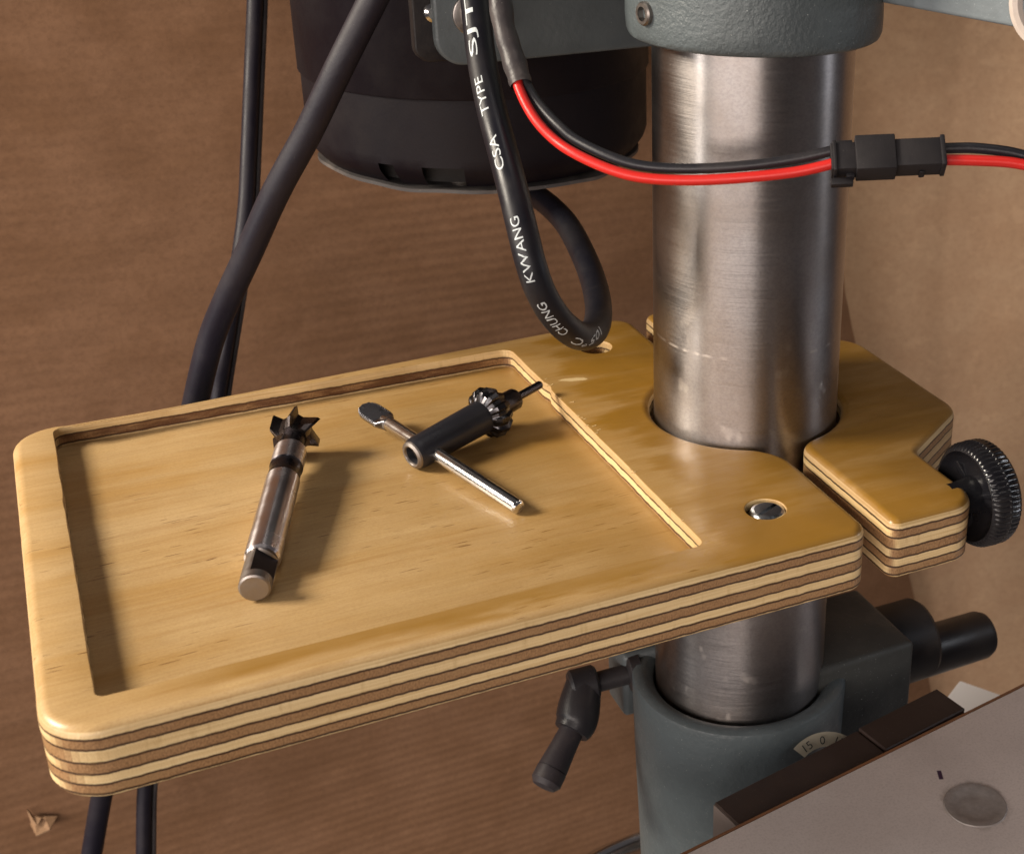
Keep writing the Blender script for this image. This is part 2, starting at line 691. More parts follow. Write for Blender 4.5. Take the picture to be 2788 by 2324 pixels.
M_PLY = [ply_material(i, 0) for i in range(7)]
M_COL = column_steel()
M_PAINT = paint('cast_paint', (0.078, 0.094, 0.100), cast=0.0007, scale=850)
M_PAINT2 = paint('smooth_paint', (0.085, 0.098, 0.104), 0.42, 0.00025)
M_BLACKM = plastic('motor_black', (0.0045, 0.0026, 0.0048), 0.48, 0.02)
M_BLACKM.node_tree.nodes['Principled BSDF'].inputs['Specular IOR Level'].default_value = 0.2
M_CORD = plastic('cord_black', (0.006, 0.006, 0.010), 0.33, 0.04, grain=500)
M_CORD_D = plastic('cord_dusty', (0.011, 0.009, 0.016), 0.42, 0.16, (0.045, 0.034, 0.030), 700, 0.00012)
M_SLEEVE = plastic('shrink_sleeve', (0.035, 0.030, 0.032), 0.38, 0.5, (0.12, 0.10, 0.09), 260, 0.0005)
M_RED = plastic('wire_red', (0.52, 0.018, 0.014), 0.33, 0.04, (0.3, 0.05, 0.04))
M_WBLK = plastic('wire_black', (0.012, 0.012, 0.016), 0.34, 0.10)
M_CONN = plastic('connector_black', (0.007, 0.006, 0.008), 0.46, 0.13, (0.07, 0.058, 0.055), 1600)
M_KNOB = plastic('knob_black', (0.008, 0.008, 0.010), 0.16, 0.05)
M_OXIDE = plastic('black_oxide', (0.018, 0.017, 0.020), 0.30, 0.15, (0.07, 0.05, 0.04), 1200)
M_SHANK = steel('ground_steel', (0.72, 0.68, 0.69), 0.25, (60, 60, 60), 0.2, 0.85)
M_DULL = steel('dull_steel', (0.36, 0.33, 0.31), 0.36, (300, 300, 300), 0.5)
M_CHROME = steel('bright_steel', (0.72, 0.71, 0.70), 0.16, (40, 40, 40), 0.15)
M_ZINC = steel('zinc_steel', (0.62, 0.66, 0.70), 0.15, (900, 60, 60), 0.2)
M_BLACKEN = steel('blackened_steel', (0.075, 0.070, 0.080), 0.30, (300, 300, 300), 0.4)
M_INK = NT('print_ink')
M_INK.set(Base_Color=(0.48, 0.52, 0.54), Roughness=0.5)
M_INK = M_INK.m
M_CARD = cardboard('corrugated_card', (0.285, 0.155, 0.086), (0.235, 0.123, 0.064), (0.170, 0.088, 0.047))
M_BOARD = cardboard('tan_board', (0.52, 0.345, 0.218), (0.475, 0.30, 0.184), (0.37, 0.225, 0.135), 0.6)
M_WHITE = NT('white_paint')
M_WHITE.set(Base_Color=(0.78, 0.78, 0.80), Roughness=0.5)
M_WHITE = M_WHITE.m
M_BEIGE = plastic('beige_cap', (0.50, 0.43, 0.38), 0.35, 0.5, (0.18, 0.13, 0.10), 300, 0.0002)


def table_mat():
    k = NT('table_plate')
    c = k.coord()
    a = k.noise(c, 28, 4, 0.6)
    f = k.noise(k.map(c, (900, 120, 100), rot=(0, 0, R(9))), 1.0, 3, 0.7)
    g = k.noise(c, 1400, 2, 0.6)
    col = k.mix(k.rng(a, 0.35, 0.7), (0.60, 0.53, 0.495), (0.53, 0.46, 0.425))
    col = k.mix(k.rng(g, 0.4, 0.75, 0, 0.25), col, (0.27, 0.22, 0.20))
    # worn grime round the insert
    q = onz(2000, 1650, -0.098)
    x, y, z = k.xyz(c)
    dx = k.math('SUBTRACT', x, q.x)
    dy = k.math('SUBTRACT', y, q.y)
    rr = k.math('SQRT', k.math('ADD', k.math('MULTIPLY', dx, dx), k.math('MULTIPLY', dy, dy)))
    gr = k.math('MULTIPLY', k.rng(rr, 0.0098, 0.0120, 0.45, 0), k.rng(k.noise(c, 130, 4, 0.7), 0.45, 0.65))
    col = k.mix(gr, col, (0.20, 0.155, 0.125))
    # a stray pen mark
    q2 = onz(1928, 1588, -0.098)
    ex = k.math('SUBTRACT', x, q2.x)
    ey = k.math('SUBTRACT', y, q2.y)
    u = k.math('ADD', k.math('MULTIPLY', ex, 0.92), k.math('MULTIPLY', ey, -0.40))
    w = k.math('ADD', k.math('MULTIPLY', ex, 0.40), k.math('MULTIPLY', ey, 0.92))
    mk = k.math('MULTIPLY', k.rng(k.math('ABSOLUTE', u), 0.0005, 0.0009, 1, 0), k.rng(k.math('ABSOLUTE', w), 0.0018, 0.0023, 1, 0))
    col = k.mix(mk, col, (0.035, 0.012, 0.045))
    k.set(Base_Color=col, Metallic=0.2, Roughness=k.rng(a, 0.3, 0.7, 0.36, 0.46), Normal=k.bump(f, 0.00004, 0.4))
    return k.m


M_TABLE = table_mat()
M_RUST = plastic('rusty_edge', (0.20, 0.085, 0.035), 0.6, 0.4, (0.08, 0.04, 0.02))
M_BAR = plastic('dark_bar', (0.032, 0.019, 0.015), 0.5, 0.3, (0.075, 0.045, 0.03))
M_BARE = plastic('grey_end', (0.15, 0.12, 0.105), 0.5, 0.3, (0.10, 0.08, 0.07))


def plug_mat():
    k = NT('insert_metal')
    c = k.coord()
    a = k.noise(c, 380, 4, 0.7)
    col = k.ramp(a, (0.30, (0.235, 0.205, 0.19)), (0.65, (0.31, 0.275, 0.255)))
    k.set(Base_Color=col, Metallic=0.4, Roughness=0.5, Normal=k.bump(a, 0.00012, 0.4))
    return k.m


M_PLUG = plug_mat()

# ================================================================== the setting: card and board behind
WALL_Y = 0.360


def card_edge(z):
    # right edge of the sheet, slightly bowed
    pts = [(0.40, 0.408), (0.0, 0.410), (-0.06, 0.4125), (-0.090, 0.4165), (-0.124, 0.4260), (-0.22, 0.4545), (-0.316, 0.4830), (-0.62, 0.560)]
    for (za, xa), (zb, xb) in zip(pts[:-1], pts[1:]):
        if za >= z >= zb:
            t = (za - z) / (za - zb)
            return xa + (xb - xa) * t
    return pts[-1][1]


def build_card():
    bm = bmesh.new()
    X0, Z0, Z1 = -0.32, -0.60, 0.36
    nr, nc = 1000, 70
    rows = []
    for i in range(nr + 1):
        z = Z0 + (Z1 - Z0) * i / nr
        xe = card_edge(z)
        row = []
        for j in range(nc + 1):
            x = X0 + (xe - X0) * j / nc
            ph = z / 0.0056 * 2 * math.pi + 3.6 * mnoise.noise(Vector((x * 8, z * 16, 3)))
            amp = 0.00011 * (0.30 + 0.9 * max(0, mnoise.noise(Vector((x * 7, z * 7, 9))) + 0.35))
            amp *= 1 - 0.75 * min(1, max(0, (x - 0.24) / 0.14))
            y = WALL_Y + amp * math.sin(ph) + 0.0016 * mnoise.noise(Vector((x * 6, z * 8, 1))) + 0.0005 * mnoise.noise(Vector((x * 38, z * 75, 5)))
            row.append(bm.verts.new((x, y, z)))
        rows.append(row)
    for A, B in zip(rows[:-1], rows[1:]):
        for j in range(nc):
            bm.faces.new((A[j], A[j + 1], B[j + 1], B[j]))
    # thickness along the right edge and the back liner
    back = []
    for i in range(0, nr + 1, 30):
        v = rows[i][-1].co
        back.append((bm.verts.new((v.x, v.y + 0.0045, v.z)), bm.verts.new((X0, WALL_Y + 0.0045, v.z)), i))
    for (a, la, i), (b, lb, j) in zip(back[:-1], back[1:]):
        bm.faces.new([rows[q][-1] for q in range(i, j + 1)] + [b, a])
        bm.faces.new((a, b, lb, la))
    o = obj('cardboard_sheet', bm, M_CARD, angle=60)
    tag(o, 'brown corrugated cardboard sheet standing behind the tray, motor and cords', 'cardboard')
    return o


card = build_card()
bm = bmesh.new()
bt_ = R(-20)
box(bm, Vector((0.50, WALL_Y + 0.014, 0)), Vector((math.cos(bt_), math.sin(bt_), 0)), Vector((-math.sin(bt_), math.cos(bt_), 0)), ZA, -0.22, 0.60, 0.0, 0.012, -0.62, 0.40, 0.0006, 1)
board = obj('backing_board', bm, M_BOARD)
tag(board, 'plain tan board behind the steel column and clamp knob', 'board')

# torn flap of the cardboard face
bm = bmesh.new()
fl = ony(62, 1672, WALL_Y - 0.0015)
px = (ony(82, 1672, WALL_Y - 0.0015) - fl).length / 20.0


def FP(dx, dy, out):
    return Vector((fl.x + dx * px, WALL_Y - 0.0015 - out, fl.z - dy * px * 1.08))


def thin(bm, pts, nrm, th):
    a = [bm.verts.new(p) for p in pts]
    b = [bm.verts.new(p + Vector(nrm) * th) for p in pts]
    bm.faces.new(a)
    bm.faces.new(b[::-1])
    for i in range(len(a)):
        j = (i + 1) % len(a)
        bm.faces.new((a[i], a[j], b[j], b[i]))


thin(bm, [FP(-4, 22, 0), FP(8, 4, 0.0005), FP(28, 10, 0.001), FP(52, 20, 0.0005), FP(34, 24, 0.008), FP(6, 27, 0.009)], (0, -0.1, 1), 0.0007)
thin(bm, [FP(-2, -22, 0.0005), FP(6, -4, 0.001), FP(22, 2, 0.003), FP(12, 10, 0.005), FP(0, 8, 0.002)], (-0.4, -1, 0.0), 0.0006)
flap = obj('torn_flap', bm, cardboard('torn_card', (0.40, 0.25, 0.15), (0.33, 0.20, 0.11), (0.22, 0.12, 0.07)), card, smooth=False)

# ================================================================== drill press
CXY = Vector((0.2071, 0.0839, 0))
CR_ = 0.02894
press = root('drill_press', (CXY.x, CXY.y, -0.42), 'grey green drill press with bright steel column, black motor and tilted table', 'drill press')

bm = bmesh.new()
lathe(bm, CXY + Vector((0, 0, -0.42)), ZA, [(0, 0), (0, CR_), (0.10, CR_), (0.42, CR_), (0.50, CR_), (0.60, CR_), (0.60, 0)], 128)
obj('column', bm, M_COL, press)

# head collar
bm = bmesh.new()
zc = 0.1155


def lumpy(t, r, h):
    return r + 0.00022 * mnoise.noise(Vector((math.cos(t) * 6, math.sin(t) * 6, h * 160)))


HC = CXY + Vector((0, 0, zc))
lathe(bm, HC, ZA, [(0.0022, CR_ + 0.0003), (0.0002, CR_ + 0.0012), (0, CR_ + 0.004), (0.0002, 0.0346), (0.0009, 0.0356), (0.0022, 0.0361)] + [(0.006 + 0.004 * i, 0.0362) for i in range(44)] + [(0.184, 0.0362), (0.184, 0.0)], 144, rfun=lumpy)
collar = obj('head_collar', bm, M_PAINT, press)
collar['label'] = 'rough cast grey green collar gripping the column top'


def on_cyl(px_, py_, rad):
    d = ray(px_, py_)
    o = CC - CXY
    a = d.x ** 2 + d.y ** 2
    b = 2 * (o.x * d.x + o.y * d.y)
    c = o.x ** 2 + o.y ** 2 - rad ** 2
    t = (-b - math.sqrt(b * b - 4 * a * c)) / (2 * a)
    return CC + d * t


sp = on_cyl(1325, 28, 0.0362)
sn = Vector((sp.x - CXY.x, sp.y - CXY.y, 0)).normalized()
bm = bmesh.new()
lathe(bm, sp - sn * 0.002, sn, [(0, 0.0032), (0.0030, 0.0032), (0.0035, 0.0028), (0.0035, 0.0019)], 28)
rg = lathe(bm, sp - sn * 0.002, sn, [(0.0035, 0.0019), (0.0016, 0.0018), (0.0014, 0.0)], 6, a0=0.2)
obj('set_screw', bm, M_DULL, press, angle=25)

# head arm leading forward over the table, with a pale cap
a0, a1 = onz(1771, 0, 0.1262), onz(2072, 56, 0.1262)
ad = Vector((a1.x - a0.x, a1.y - a0.y, 0)).normalized()
an = Vector((-ad.y, ad.x, 0))
if an.x < 0:
    an = -an
bm = bmesh.new()
box(bm, a0, ad, an, ZA, -0.028, 0.085, 0.0, 0.05, 0.0, 0.17, 0.0012, 3)
obj('head_arm', bm, paint('arm_paint', (0.165, 0.19, 0.205), 0.42, 0.0004), press)
cc_ = onz(2128, 22, 0.1262)
tpar = (cc_ - a0).dot(ad)
hub = a0 + ad * (tpar - 0.0) + Vector((0, 0, 0.0055))
# keep it on the arm face, where the photo shows its rim
d = ray(2152, 8)
tt = (a0 - CC).dot(an) / d.dot(an)
hub = CC + d * tt
bm = bmesh.new()
lathe(bm, hub + an * 0.001, -an, [(0, 0.0112), (0.0022, 0.0112), (0.0032, 0.0106), (0.0034, 0.0094), (0.0026, 0.0084), (0.0008, 0.0080), (0.0006, 0)], 48)
obj('feed_cap', bm, M_BEIGE, press)

# motor
MX, MY, MZ = 0.1690, 0.2256, 0.0535
MR = 0.0622
mo = Vector((MX, MY, 0))
bm = bmesh.new()
lathe(bm, mo + Vector((0, 0, 0.0835)), ZA, [(0, 0.05), (0, MR - 0.0004), (0.0006, MR), (0.23, MR), (0.23, 0)], 128)
motor = obj('motor', bm, M_BLACKM, press)
# end bell with vent notches along its lower rim
bm = bmesh.new()
nz_, na = 12, 192
vents = [R(a) for a in (20, 60, 100, 140, 170)]
for q in ((806, 360), (905, 372), (940, 372)):
    w_ = atd(q[0], q[1], 0.468) - Vector((MX, MY, 0))
    vents.append(math.atan2(w_.y, w_.x))
rings = []
for i in range(nz_ + 1):
    t = i / nz_
    z = MZ + (0.0835 - MZ) * t
    r = MR - 0.0009 if t > 0.25 else MR - 0.0009 - 0.0052 * ((0.25 - t) / 0.25) ** 1.6
    rings.append([bm.verts.new((MX + r * math.cos(2 * math.pi * k / na), MY + r * math.sin(2 * math.pi * k / na), z)) for k in range(na)])
for i in range(nz_):
    for k in range(na):
        ang = 2 * math.pi * (k + 0.5) / na
        cut = any(abs((ang - v + math.pi) % (2 * math.pi) - math.pi) < R(3.6) for v in vents) and i < 3
        if cut:
            continue
        j = (k + 1) % na
        bm.faces.new((rings[i][k], rings[i][j], rings[i + 1][j], rings[i + 1][k]))
bell = obj('end_bell', bm, M_BLACKM, motor)
bm = bmesh.new()
lathe(bm, mo + Vector((0, 0, MZ + 0.001)), ZA, [(0, 0), (0, 0.0545), (0.028, 0.058), (0.028, 0)], 96)
obj('motor_core', bm, plastic('motor_inside', (0.005, 0.004, 0.004), 0.7, 0.05), motor)
# thin cover plate under the bell, its edge pressed into waves
bm = bmesh.new()
top_, bot_ = [], []
for k in range(240):
    a = 2 * math.pi * k / 240
    wv = -0.0011 * max(0, math.sin(a * 5 + 0.6)) ** 3 - 0.0006 * math.sin(a * 3)
    r = 0.0578 + 0.0006 * math.sin(a * 9)
    p = Vector((MX + r * math.cos(a), MY + r * math.sin(a), MZ - 0.0006 + wv))
    top_.append(bm.verts.new(p))
    bot_.append(bm.verts.new(p - Vector((0, 0, 0.0012))))
ct, cb = bm.verts.new((MX, MY, MZ - 0.0006)), bm.verts.new((MX, MY, MZ - 0.0018))
for k in range(240):
    j = (k + 1) % 240
    bm.faces.new((top_[k], top_[j], bot_[j], bot_[k]))
    bm.faces.new((top_[k], top_[j], ct))
    bm.faces.new((bot_[k], bot_[j], cb))
obj('cover_plate', bm, plastic('cover_plate', (0.06, 0.055, 0.055), 0.45, 0.6, (0.20, 0.17, 0.15)), motor)
# through bolts and terminal screw below the bell
for (qx, qy, kind) in ((948, 388, 0), (988, 372, 1)):
    dd = ray(qx, qy)
    p = CC + dd * 0.4745
    bm = bmesh.new()
    if kind:
        lathe(bm, p + Vector((0, 0, 0.0075)), -ZA, [(0, 0), (0, 0.0032), (0.0045, 0.0032), (0.0045, 0.0017)], 6)
        lathe(bm, p + Vector((0, 0, 0.003)), -ZA, [(0, 0.0017)] + [(0.0004 * i, 0.0018 if i % 2 else 0.0015) for i in range(1, 12)] + [(0.0048, 0)], 20)
        obj('through_bolt', bm, plastic('bolt_dull', (0.06, 0.052, 0.045), 0.5, 0.4), motor, angle=25)
    else:
        lathe(bm, p + Vector((0, 0, 0.006)), -ZA, [(0, 0), (0, 0.004), (0.003, 0.004), (0.0035, 0.0033), (0.0060, 0.0033), (0.0068, 0.0028), (0.0068, 0)], 24)
        obj('cover_screw', bm, plastic('screw_dark', (0.022, 0.018, 0.015), 0.5, 0.4), motor, angle=25)

# motor mount: painted bracket plate, black plate behind, bolt
bm = bmesh.new()
pl = []
g = lambda x_, z_: Vector((x_, z_))
Yb = 0.150
c1 = ony(893, 60, Yb)
c2 = ony(940, 137, Yb)
c3 = ony(1300, 82, Yb)
outl = fillet([(c1.x, 0.31, 0.002), (c1.x, c2.z, 0.0085), (c3.x + 0.012, c2.z + 0.0015, 0.002), (c3.x + 0.012, 0.31, 0.002)], 10)
b2 = bmesh.new()
slab(b2, outl, [], 0.0, 0.0042, rt=0.0009, rb=0.0009, nr=3)
b2.transform(Matrix(((1, 0, 0, 0), (0, 0, -1, Yb + 0.0042), (0, 1, 0, 0), (0, 0, 0, 1))))
brk = obj('bracket_plate', b2, M_PAINT2, press)
bm = bmesh.new()
Yk = 0.1565
k1 = ony(848, 60, Yk)
k2 = ony(870, 130, Yk)
b2 = bmesh.new()
slab(b2, fillet([(k1.x, 0.31, 0.002), (k1.x, k2.z, 0.005), (0.19, k2.z, 0.005), (0.19, 0.31, 0.002)], 8), [], 0.0, 0.0045, rt=0.0007, rb=0.0007, nr=3)
b2.transform(Matrix(((1, 0, 0, 0), (0, 0, -1, Yk + 0.0045), (0, 1, 0, 0), (0, 0, 0, 1))))
obj('motor_plate', b2, plastic('plate_black', (0.010, 0.008, 0.009), 0.4, 0.12), press)
bp = ony(968, 30, Yb)
bm = bmesh.new()
lathe(bm, bp, -YA, [(0, 0), (0, 0.0062), (0.0012, 0.0062), (0.0014, 0.0058), (0.0014, 0)], 40)
washer = obj('washer', bm, M_DULL, press)
bm = bmesh.new()
lathe(bm, bp - YA * 0.0014, -YA, [(0, 0), (0, 0.0045), (0.0032, 0.0045), (0.0036, 0.0040), (0.0036, 0)], 6)
obj('bolt_head', bm, M_DULL, press, angle=20)
bp2 = ony(888, 26, Yk - 0.001)
bm = bmesh.new()
lathe(bm, bp2, -YA, [(0, 0), (0, 0.0030), (0.001, 0.0029), (0.0018, 0.002), (0.0018, 0)], 24)
obj('rear_nut', bm, M_CHROME, press)
# arm joining bracket to the collar
bm = bmesh.new()
box(bm, O0, XA, YA, ZA, 0.172, 0.215, 0.108, 0.1495, 0.1225, 0.17, 0.004, 3)
obj('bracket_arm', bm, M_PAINT2, press)

# ---------------------------------------------------------------- table bracket on the lower column
ZB = -0.1005
bm = bmesh.new()
lathe(bm, CXY + Vector((0, 0, ZB)), ZA,
      [(-0.012, CR_ + 0.0004), (-0.003, CR_ + 0.0008), (-0.0012, CR_ + 0.0022), (-0.0004, CR_ + 0.0034), (0.0, CR_ + 0.0046), (-0.0002, 0.0356), (-0.0010, 0.0366), (-0.0024, 0.0370),
       (-0.03, 0.0364), (-0.06, 0.0354), (-0.10, 0.0342), (-0.16, 0.0335), (-0.16, CR_ + 0.0004)], 128)
tb = obj('table_bracket', bm, paint('bracket_paint', (0.078, 0.095, 0.102), 0.42, 0.0005), press)
# boss block for the crank gear
bm = bmesh.new()
pa, pb, pc = onz(1740, 1222, -0.095), onz(1878, 1316, -0.095), onz(1717, 1365, -0.095)
box(bm, O0, XA, YA, ZA, pc.x - 0.010, pb.x, pb.y, pa.y + 0.004, -0.135, -0.095, 0.0022, 3)
obj('gear_housing', bm, paint('housing_paint', (0.036, 0.038, 0.036), 0.55, 0.0004), press)
bm = bmesh.new()
gcen = onx(1893, 1307, 0.287)
lathe(bm, Vector((pb.x - 0.002, gcen.y, gcen.z + 0.001)), XA, [(0, 0), (0, 0.0150), (0.0205, 0.0150), (0.0222, 0.0138), (0.0222, 0)], 64)
obj('crank_hub', bm, plastic('crank_black', (0.010, 0.008, 0.008), 0.38, 0.12), press)
bm = bmesh.new()
scen = onx(2012, 1300, 0.318)
ax_ = Vector((1, 0.02, -0.02)).normalized()
lathe(bm, scen - ax_ * 0.046, ax_, [(0, 0), (0, 0.0098), (0.045, 0.0094), (0.0475, 0.0084), (0.048, 0)], 48)
obj('crank_shaft', bm, plastic('shaft_black', (0.012, 0.009, 0.009), 0.35, 0.12), press)

# column lock: ear, bolt and lever on the left of the bracket
bm = bmesh.new()
e0 = atd(1288, 1362, 0.494)
box(bm, e0, XA, YA, ZA, -0.004, 0.022, -0.006, 0.010, -0.018, 0.008, 0.002, 3)
obj('clamp_ear', bm, M_PAINT2, press)
lk = [atd(1300, 1378, 0.489), atd(1262, 1388, 0.487), atd(1205, 1412, 0.484)]
bm = bmesh.new()
axb = (lk[1] - lk[0]).normalized()
lathe(bm, lk[0] - axb * 0.002, axb, [(0, 0), (0, 0.0068), (0.0035, 0.0068), (0.0042, 0.0060), (0.0046, 0.0036), (0.022, 0.0036), (0.022, 0)], 32)
obj('lock_bolt', bm, M_OXIDE, press)
bm = bmesh.new()
h0 = atd(1196, 1404, 0.484)
h1 = atd(1182, 1478, 0.480)
tip = atd(1122, 1598, 0.470)
axl = (tip - h1).normalized()
# forked lever head
lathe(bm, h0 + axb * 0.0048, -axb, [(0, 0), (0, 0.0052), (0.0010, 0.0062), (0.0088, 0.0062), (0.0098, 0.0052), (0.0098, 0)], 28)
tube(bm, catmull([h0 + (h0 - h1) * 0.10, h0.lerp(h1, 0.5), h1, h1 + axl * 0.004], 5), lambda t: 0.0060 + 0.0014 * math.sin(t * 3.0), 20)
lathe(bm, h1, axl, [(0, 0), (0.0, 0.0066), (0.0022, 0.0066), (0.003, 0.0058), (0.0040, 0.0044)], 24)
lev = obj('lock_lever', bm, M_OXIDE, press)
bm = bmesh.new()
L_ = (tip - h1).length
lathe(bm, h1 + axl * 0.003, axl, [(0, 0.0042), (L_ * 0.35, 0.0046), (L_ * 0.68, 0.0052), (L_ * 0.685, 0.0049), (L_ * 0.70, 0.0049), (L_ * 0.705, 0.0053), (L_ * 0.90, 0.0053), (L_ * 0.98, 0.0040), (L_, 0.0018), (L_ * 1.005, 0)], 28)
obj('lever_grip', bm, plastic('lever_grip', (0.028, 0.024, 0.028), 0.42, 0.3), lev)

# table
ZT = -0.098
t0, t1 = onz(1398, 1750, ZT), onz(2100, 1402, ZT)
td = Vector((t1.x - t0.x, t1.y - t0.y, 0)).normalized()
tn = Vector((td.y, -td.x, 0))     # towards the front
bm = bmesh.new()
box(bm, t0, td, tn, ZA, -0.05, 0.27, 0.0006, 0.16, -0.0158, 0.0, 0.0003, 1)
table = obj('table_top', bm, M_TABLE, press)
table['label'] = 'satin metal table plate with a round worn insert'
bm = bmesh.new()
box(bm, t0, td, tn, ZA, -0.0502, 0.2702, -0.0003, 0.0005, -0.0162, 0.00003, 0.0)
obj('table_edge', bm, M_RUST, table, smooth=False)
pcen = onz(2000, 1650, ZT)
bm = bmesh.new()
prng = [(0, 0.0)]


def ragged(t, r, h):
    return r * (1 + 0.022 * mnoise.noise(Vector((math.cos(t) * 3, math.sin(t) * 3, r * 500))))


lathe(bm, pcen + Vector((0, 0, -0.004)), ZA, [(0, 0.0096), (0.00395, 0.0096), (0.0043, 0.0093), (0.0043, 0.0070), (0.0040, 0.0064), (0.0041, 0.003), (0.0041, 0)], 64, rfun=ragged)
obj('table_insert', bm, M_PLUG, table)
# dark bar pieces butted along the back edge
for (s0, s1, zt) in ((0.0, 0.0575, ZT - 0.0022), (0.0579, 0.0935, ZT - 0.0014)):
    o_ = onz(1465, 1643, ZT - 0.002)
    e_ = onz(1916, 1416, ZT - 0.002)
    bd = Vector((e_.x - o_.x, e_.y - o_.y, 0)).normalized()
    bn = Vector((bd.y, -bd.x, 0))
    o_ = Vector((o_.x, o_.y, zt))
    bm = bmesh.new()
    box(bm, o_, bd, bn, ZA, s0, s1, 0.0, 0.0134, -0.014, 0.0, 0.00035, 1)
    br_ = obj('edge_bar', bm, M_BAR, table)
    if s0 == 0.0:
        bm = bmesh.new()
        box(bm, o_, bd, bn, ZA, -0.0006, -0.00002, 0.0004, 0.0130, -0.0138, -0.0004, 0.0)
        obj('bar_end', bm, M_BARE, br_, smooth=False)
# tilt scale on the trunnion behind the bar
sc0 = onz(1690, 1512, ZT - 0.008)
bm = bmesh.new()
scn = Vector((-0.25, -0.85, 0.3)).normalized()
a_, u_, v_ = frame_from(scn, ZA)
for k in range(1):
    n_ = 26
    inner, outer = [], []
    for i in range(n_ + 1):
        t = R(-48) + R(96) * i / n_
        dr = (u_ * math.cos(t) + v_ * math.sin(t))
        inner.append(bm.verts.new(sc0 - u_ * 0.012 + dr * 0.0090))
        outer.append(bm.verts.new(sc0 - u_ * 0.012 + dr * 0.0140))
    for i in range(n_):
        bm.faces.new((inner[i], inner[i + 1], outer[i + 1], outer[i]))
    bmesh.ops.solidify(bm, geom=list(bm.faces), thickness=0.0006)
scale_o = obj('tilt_scale', bm, plastic('scale_plate', (0.55, 0.50, 0.40), 0.4, 0.35), press)


def text_mesh(s, size):
    cu = bpy.data.curves.new('txt', 'FONT')
    cu.body = s
    cu.size = size
    cu.align_x = 'LEFT'
    cu.resolution_u = 3
    o = bpy.data.objects.new('txt', cu)
    scene.collection.objects.link(o)
    dg = bpy.context.evaluated_depsgraph_get()
    me = bpy.data.meshes.new_from_object(o.evaluated_get(dg))
    bpy.data.objects.remove(o)
    bpy.data.curves.remove(cu)
    return me


for i, s in enumerate(('15', '0', '15')):
    me = text_mesh(s, 0.0040)
    t = R((32, 4, -24)[i])
    dr = (u_ * math.cos(t) + v_ * math.sin(t))
    tv = (-u_ * math.sin(t) + v_ * math.cos(t))
    base = sc0 - u_ * 0.012 + dr * 0.0102 + scn * 0.0008
    bm = bmesh.new()
    bm.from_mesh(me)
    w = max(v.co.x for v in bm.verts)
    for v in bm.verts:
        v.co = base - tv * (v.co.x - w / 2) * (1 if tv.x < 0 else -1) + dr * v.co.y
    bpy.data.meshes.remove(me)
    obj('scale_number', bm, plastic('scale_ink', (0.03, 0.03, 0.03), 0.6, 0.0), scale_o, smooth=False)

# polished flange round the foot of the column
bm = bmesh.new()
rc = CXY + Vector((0, 0, -0.25))
lathe(bm, rc, ZA, [(-0.020, 0.0990), (-0.006, 0.0985), (-0.0045, 0.0970), (-0.0045, 0.0945), (-0.0030, 0.0935), (0.0, 0.0925), (0.0012, 0.0905), (0.0010, 0.0885), (-0.0004, 0.0865), (-0.0024, 0.0855), (-0.0024, 0.080), (0.0010, 0.060), (0.004, CR_ + 0.001)], 160)
flg = obj('column_flange', bm, M_CHROME, press)
flg['label'] = 'polished steel flange ring round the foot of the column'

# white box behind the table
bm = bmesh.new()
w0 = [atd(*q, 0.60) for q in ((1968, 1393), (2052, 1424))]
wz = w0[0].z
wa, wb = onz(1968, 1393, wz), onz(2068, 1428, wz)
wd = Vector((wb.x - wa.x, wb.y - wa.y, 0)).normalized()
wn = Vector((wd.y, -wd.x, 0))
box(bm, wa, wd, wn, ZA, 0.0, 0.16, 0.0, 0.07, -0.03, 0.0, 0.001, 2)
wbx = obj('white_box', bm, M_WHITE)
tag(wbx, 'small plain white box seen between the crank shaft and the table', 'box')

# ================================================================== plywood tray
HR = 0.0303


def mouth(xline, rf, side, sgn):
    """Points of the blend from the straight edge x = xline into the column bore; side -1 front, +1 back."""
    cxr = xline - rf * sgn
    dx = cxr - CXY.x
    dy = math.sqrt((HR + rf) ** 2 - dx * dx)
    c = Vector((cxr, CXY.y + side * dy))
    tang = Vector((CXY.x, CXY.y)) + (c - Vector((CXY.x, CXY.y))).normalized() * HR
    return c, tang


def arc(c, p, q, n, short=True):
    a, b = p - c, q - c
    t0_ = math.atan2(a.y, a.x)
    dt = math.atan2(b.y, b.x) - t0_
    while dt > math.pi:
        dt -= 2 * math.pi
    while dt < -math.pi:
        dt += 2 * math.pi
    r = a.length
    return [c + Vector((math.cos(t0_ + dt * k / n), math.sin(t0_ + dt * k / n))) * r for k in range(n + 1)]


C2 = Vector((CXY.x, CXY.y))
XE = 0.2019
fl_, ft_ = mouth(XE, 0.017, -1, 1)
bl_, bt_ = mouth(XE, 0.017, 1, 1)
left_pt = C2 + Vector((-HR, 0))
edge = arc(fl_, Vector((XE, fl_.y)), ft_, 12) + arc(C2, ft_, left_pt, 18)[1:] + arc(C2, left_pt, bt_, 18)[1:] + arc(bl_, bt_, Vector((XE, bl_.y)), 12)[1:]
D = 0.1679
corner = fillet([(0.0, D, 0.012), (0.0, 0.0, 0.0135), (XE, 0.0, 0.0062), (XE, fl_.y, 0)], 12)[:-1]
tray_poly = corner + edge + fillet([(XE, D - 0.02, 0), (XE, D, 0.0075), (0.05, D, 0)], 10)[1:-1]
# bore screw holes
SC = [Vector((0.1811, 0.0219)), Vector((0.1811, 2 * CXY.y - 0.0219))]
pocket = fillet([(0.0114, 0.1552, 0.0032), (0.0116, 0.0115, 0.0022), (0.1582, 0.0121, 0.0030), (0.1540, 0.1569, 0.0040)], 6)


def wear(poly, amp, freq, seed):
    return rough(resample(poly, 0.0016), amp, freq, seed)


tray_poly = resample(tray_poly, 0.004)
pocket_top = wear(pocket, 0.00022, 90, 1.3)
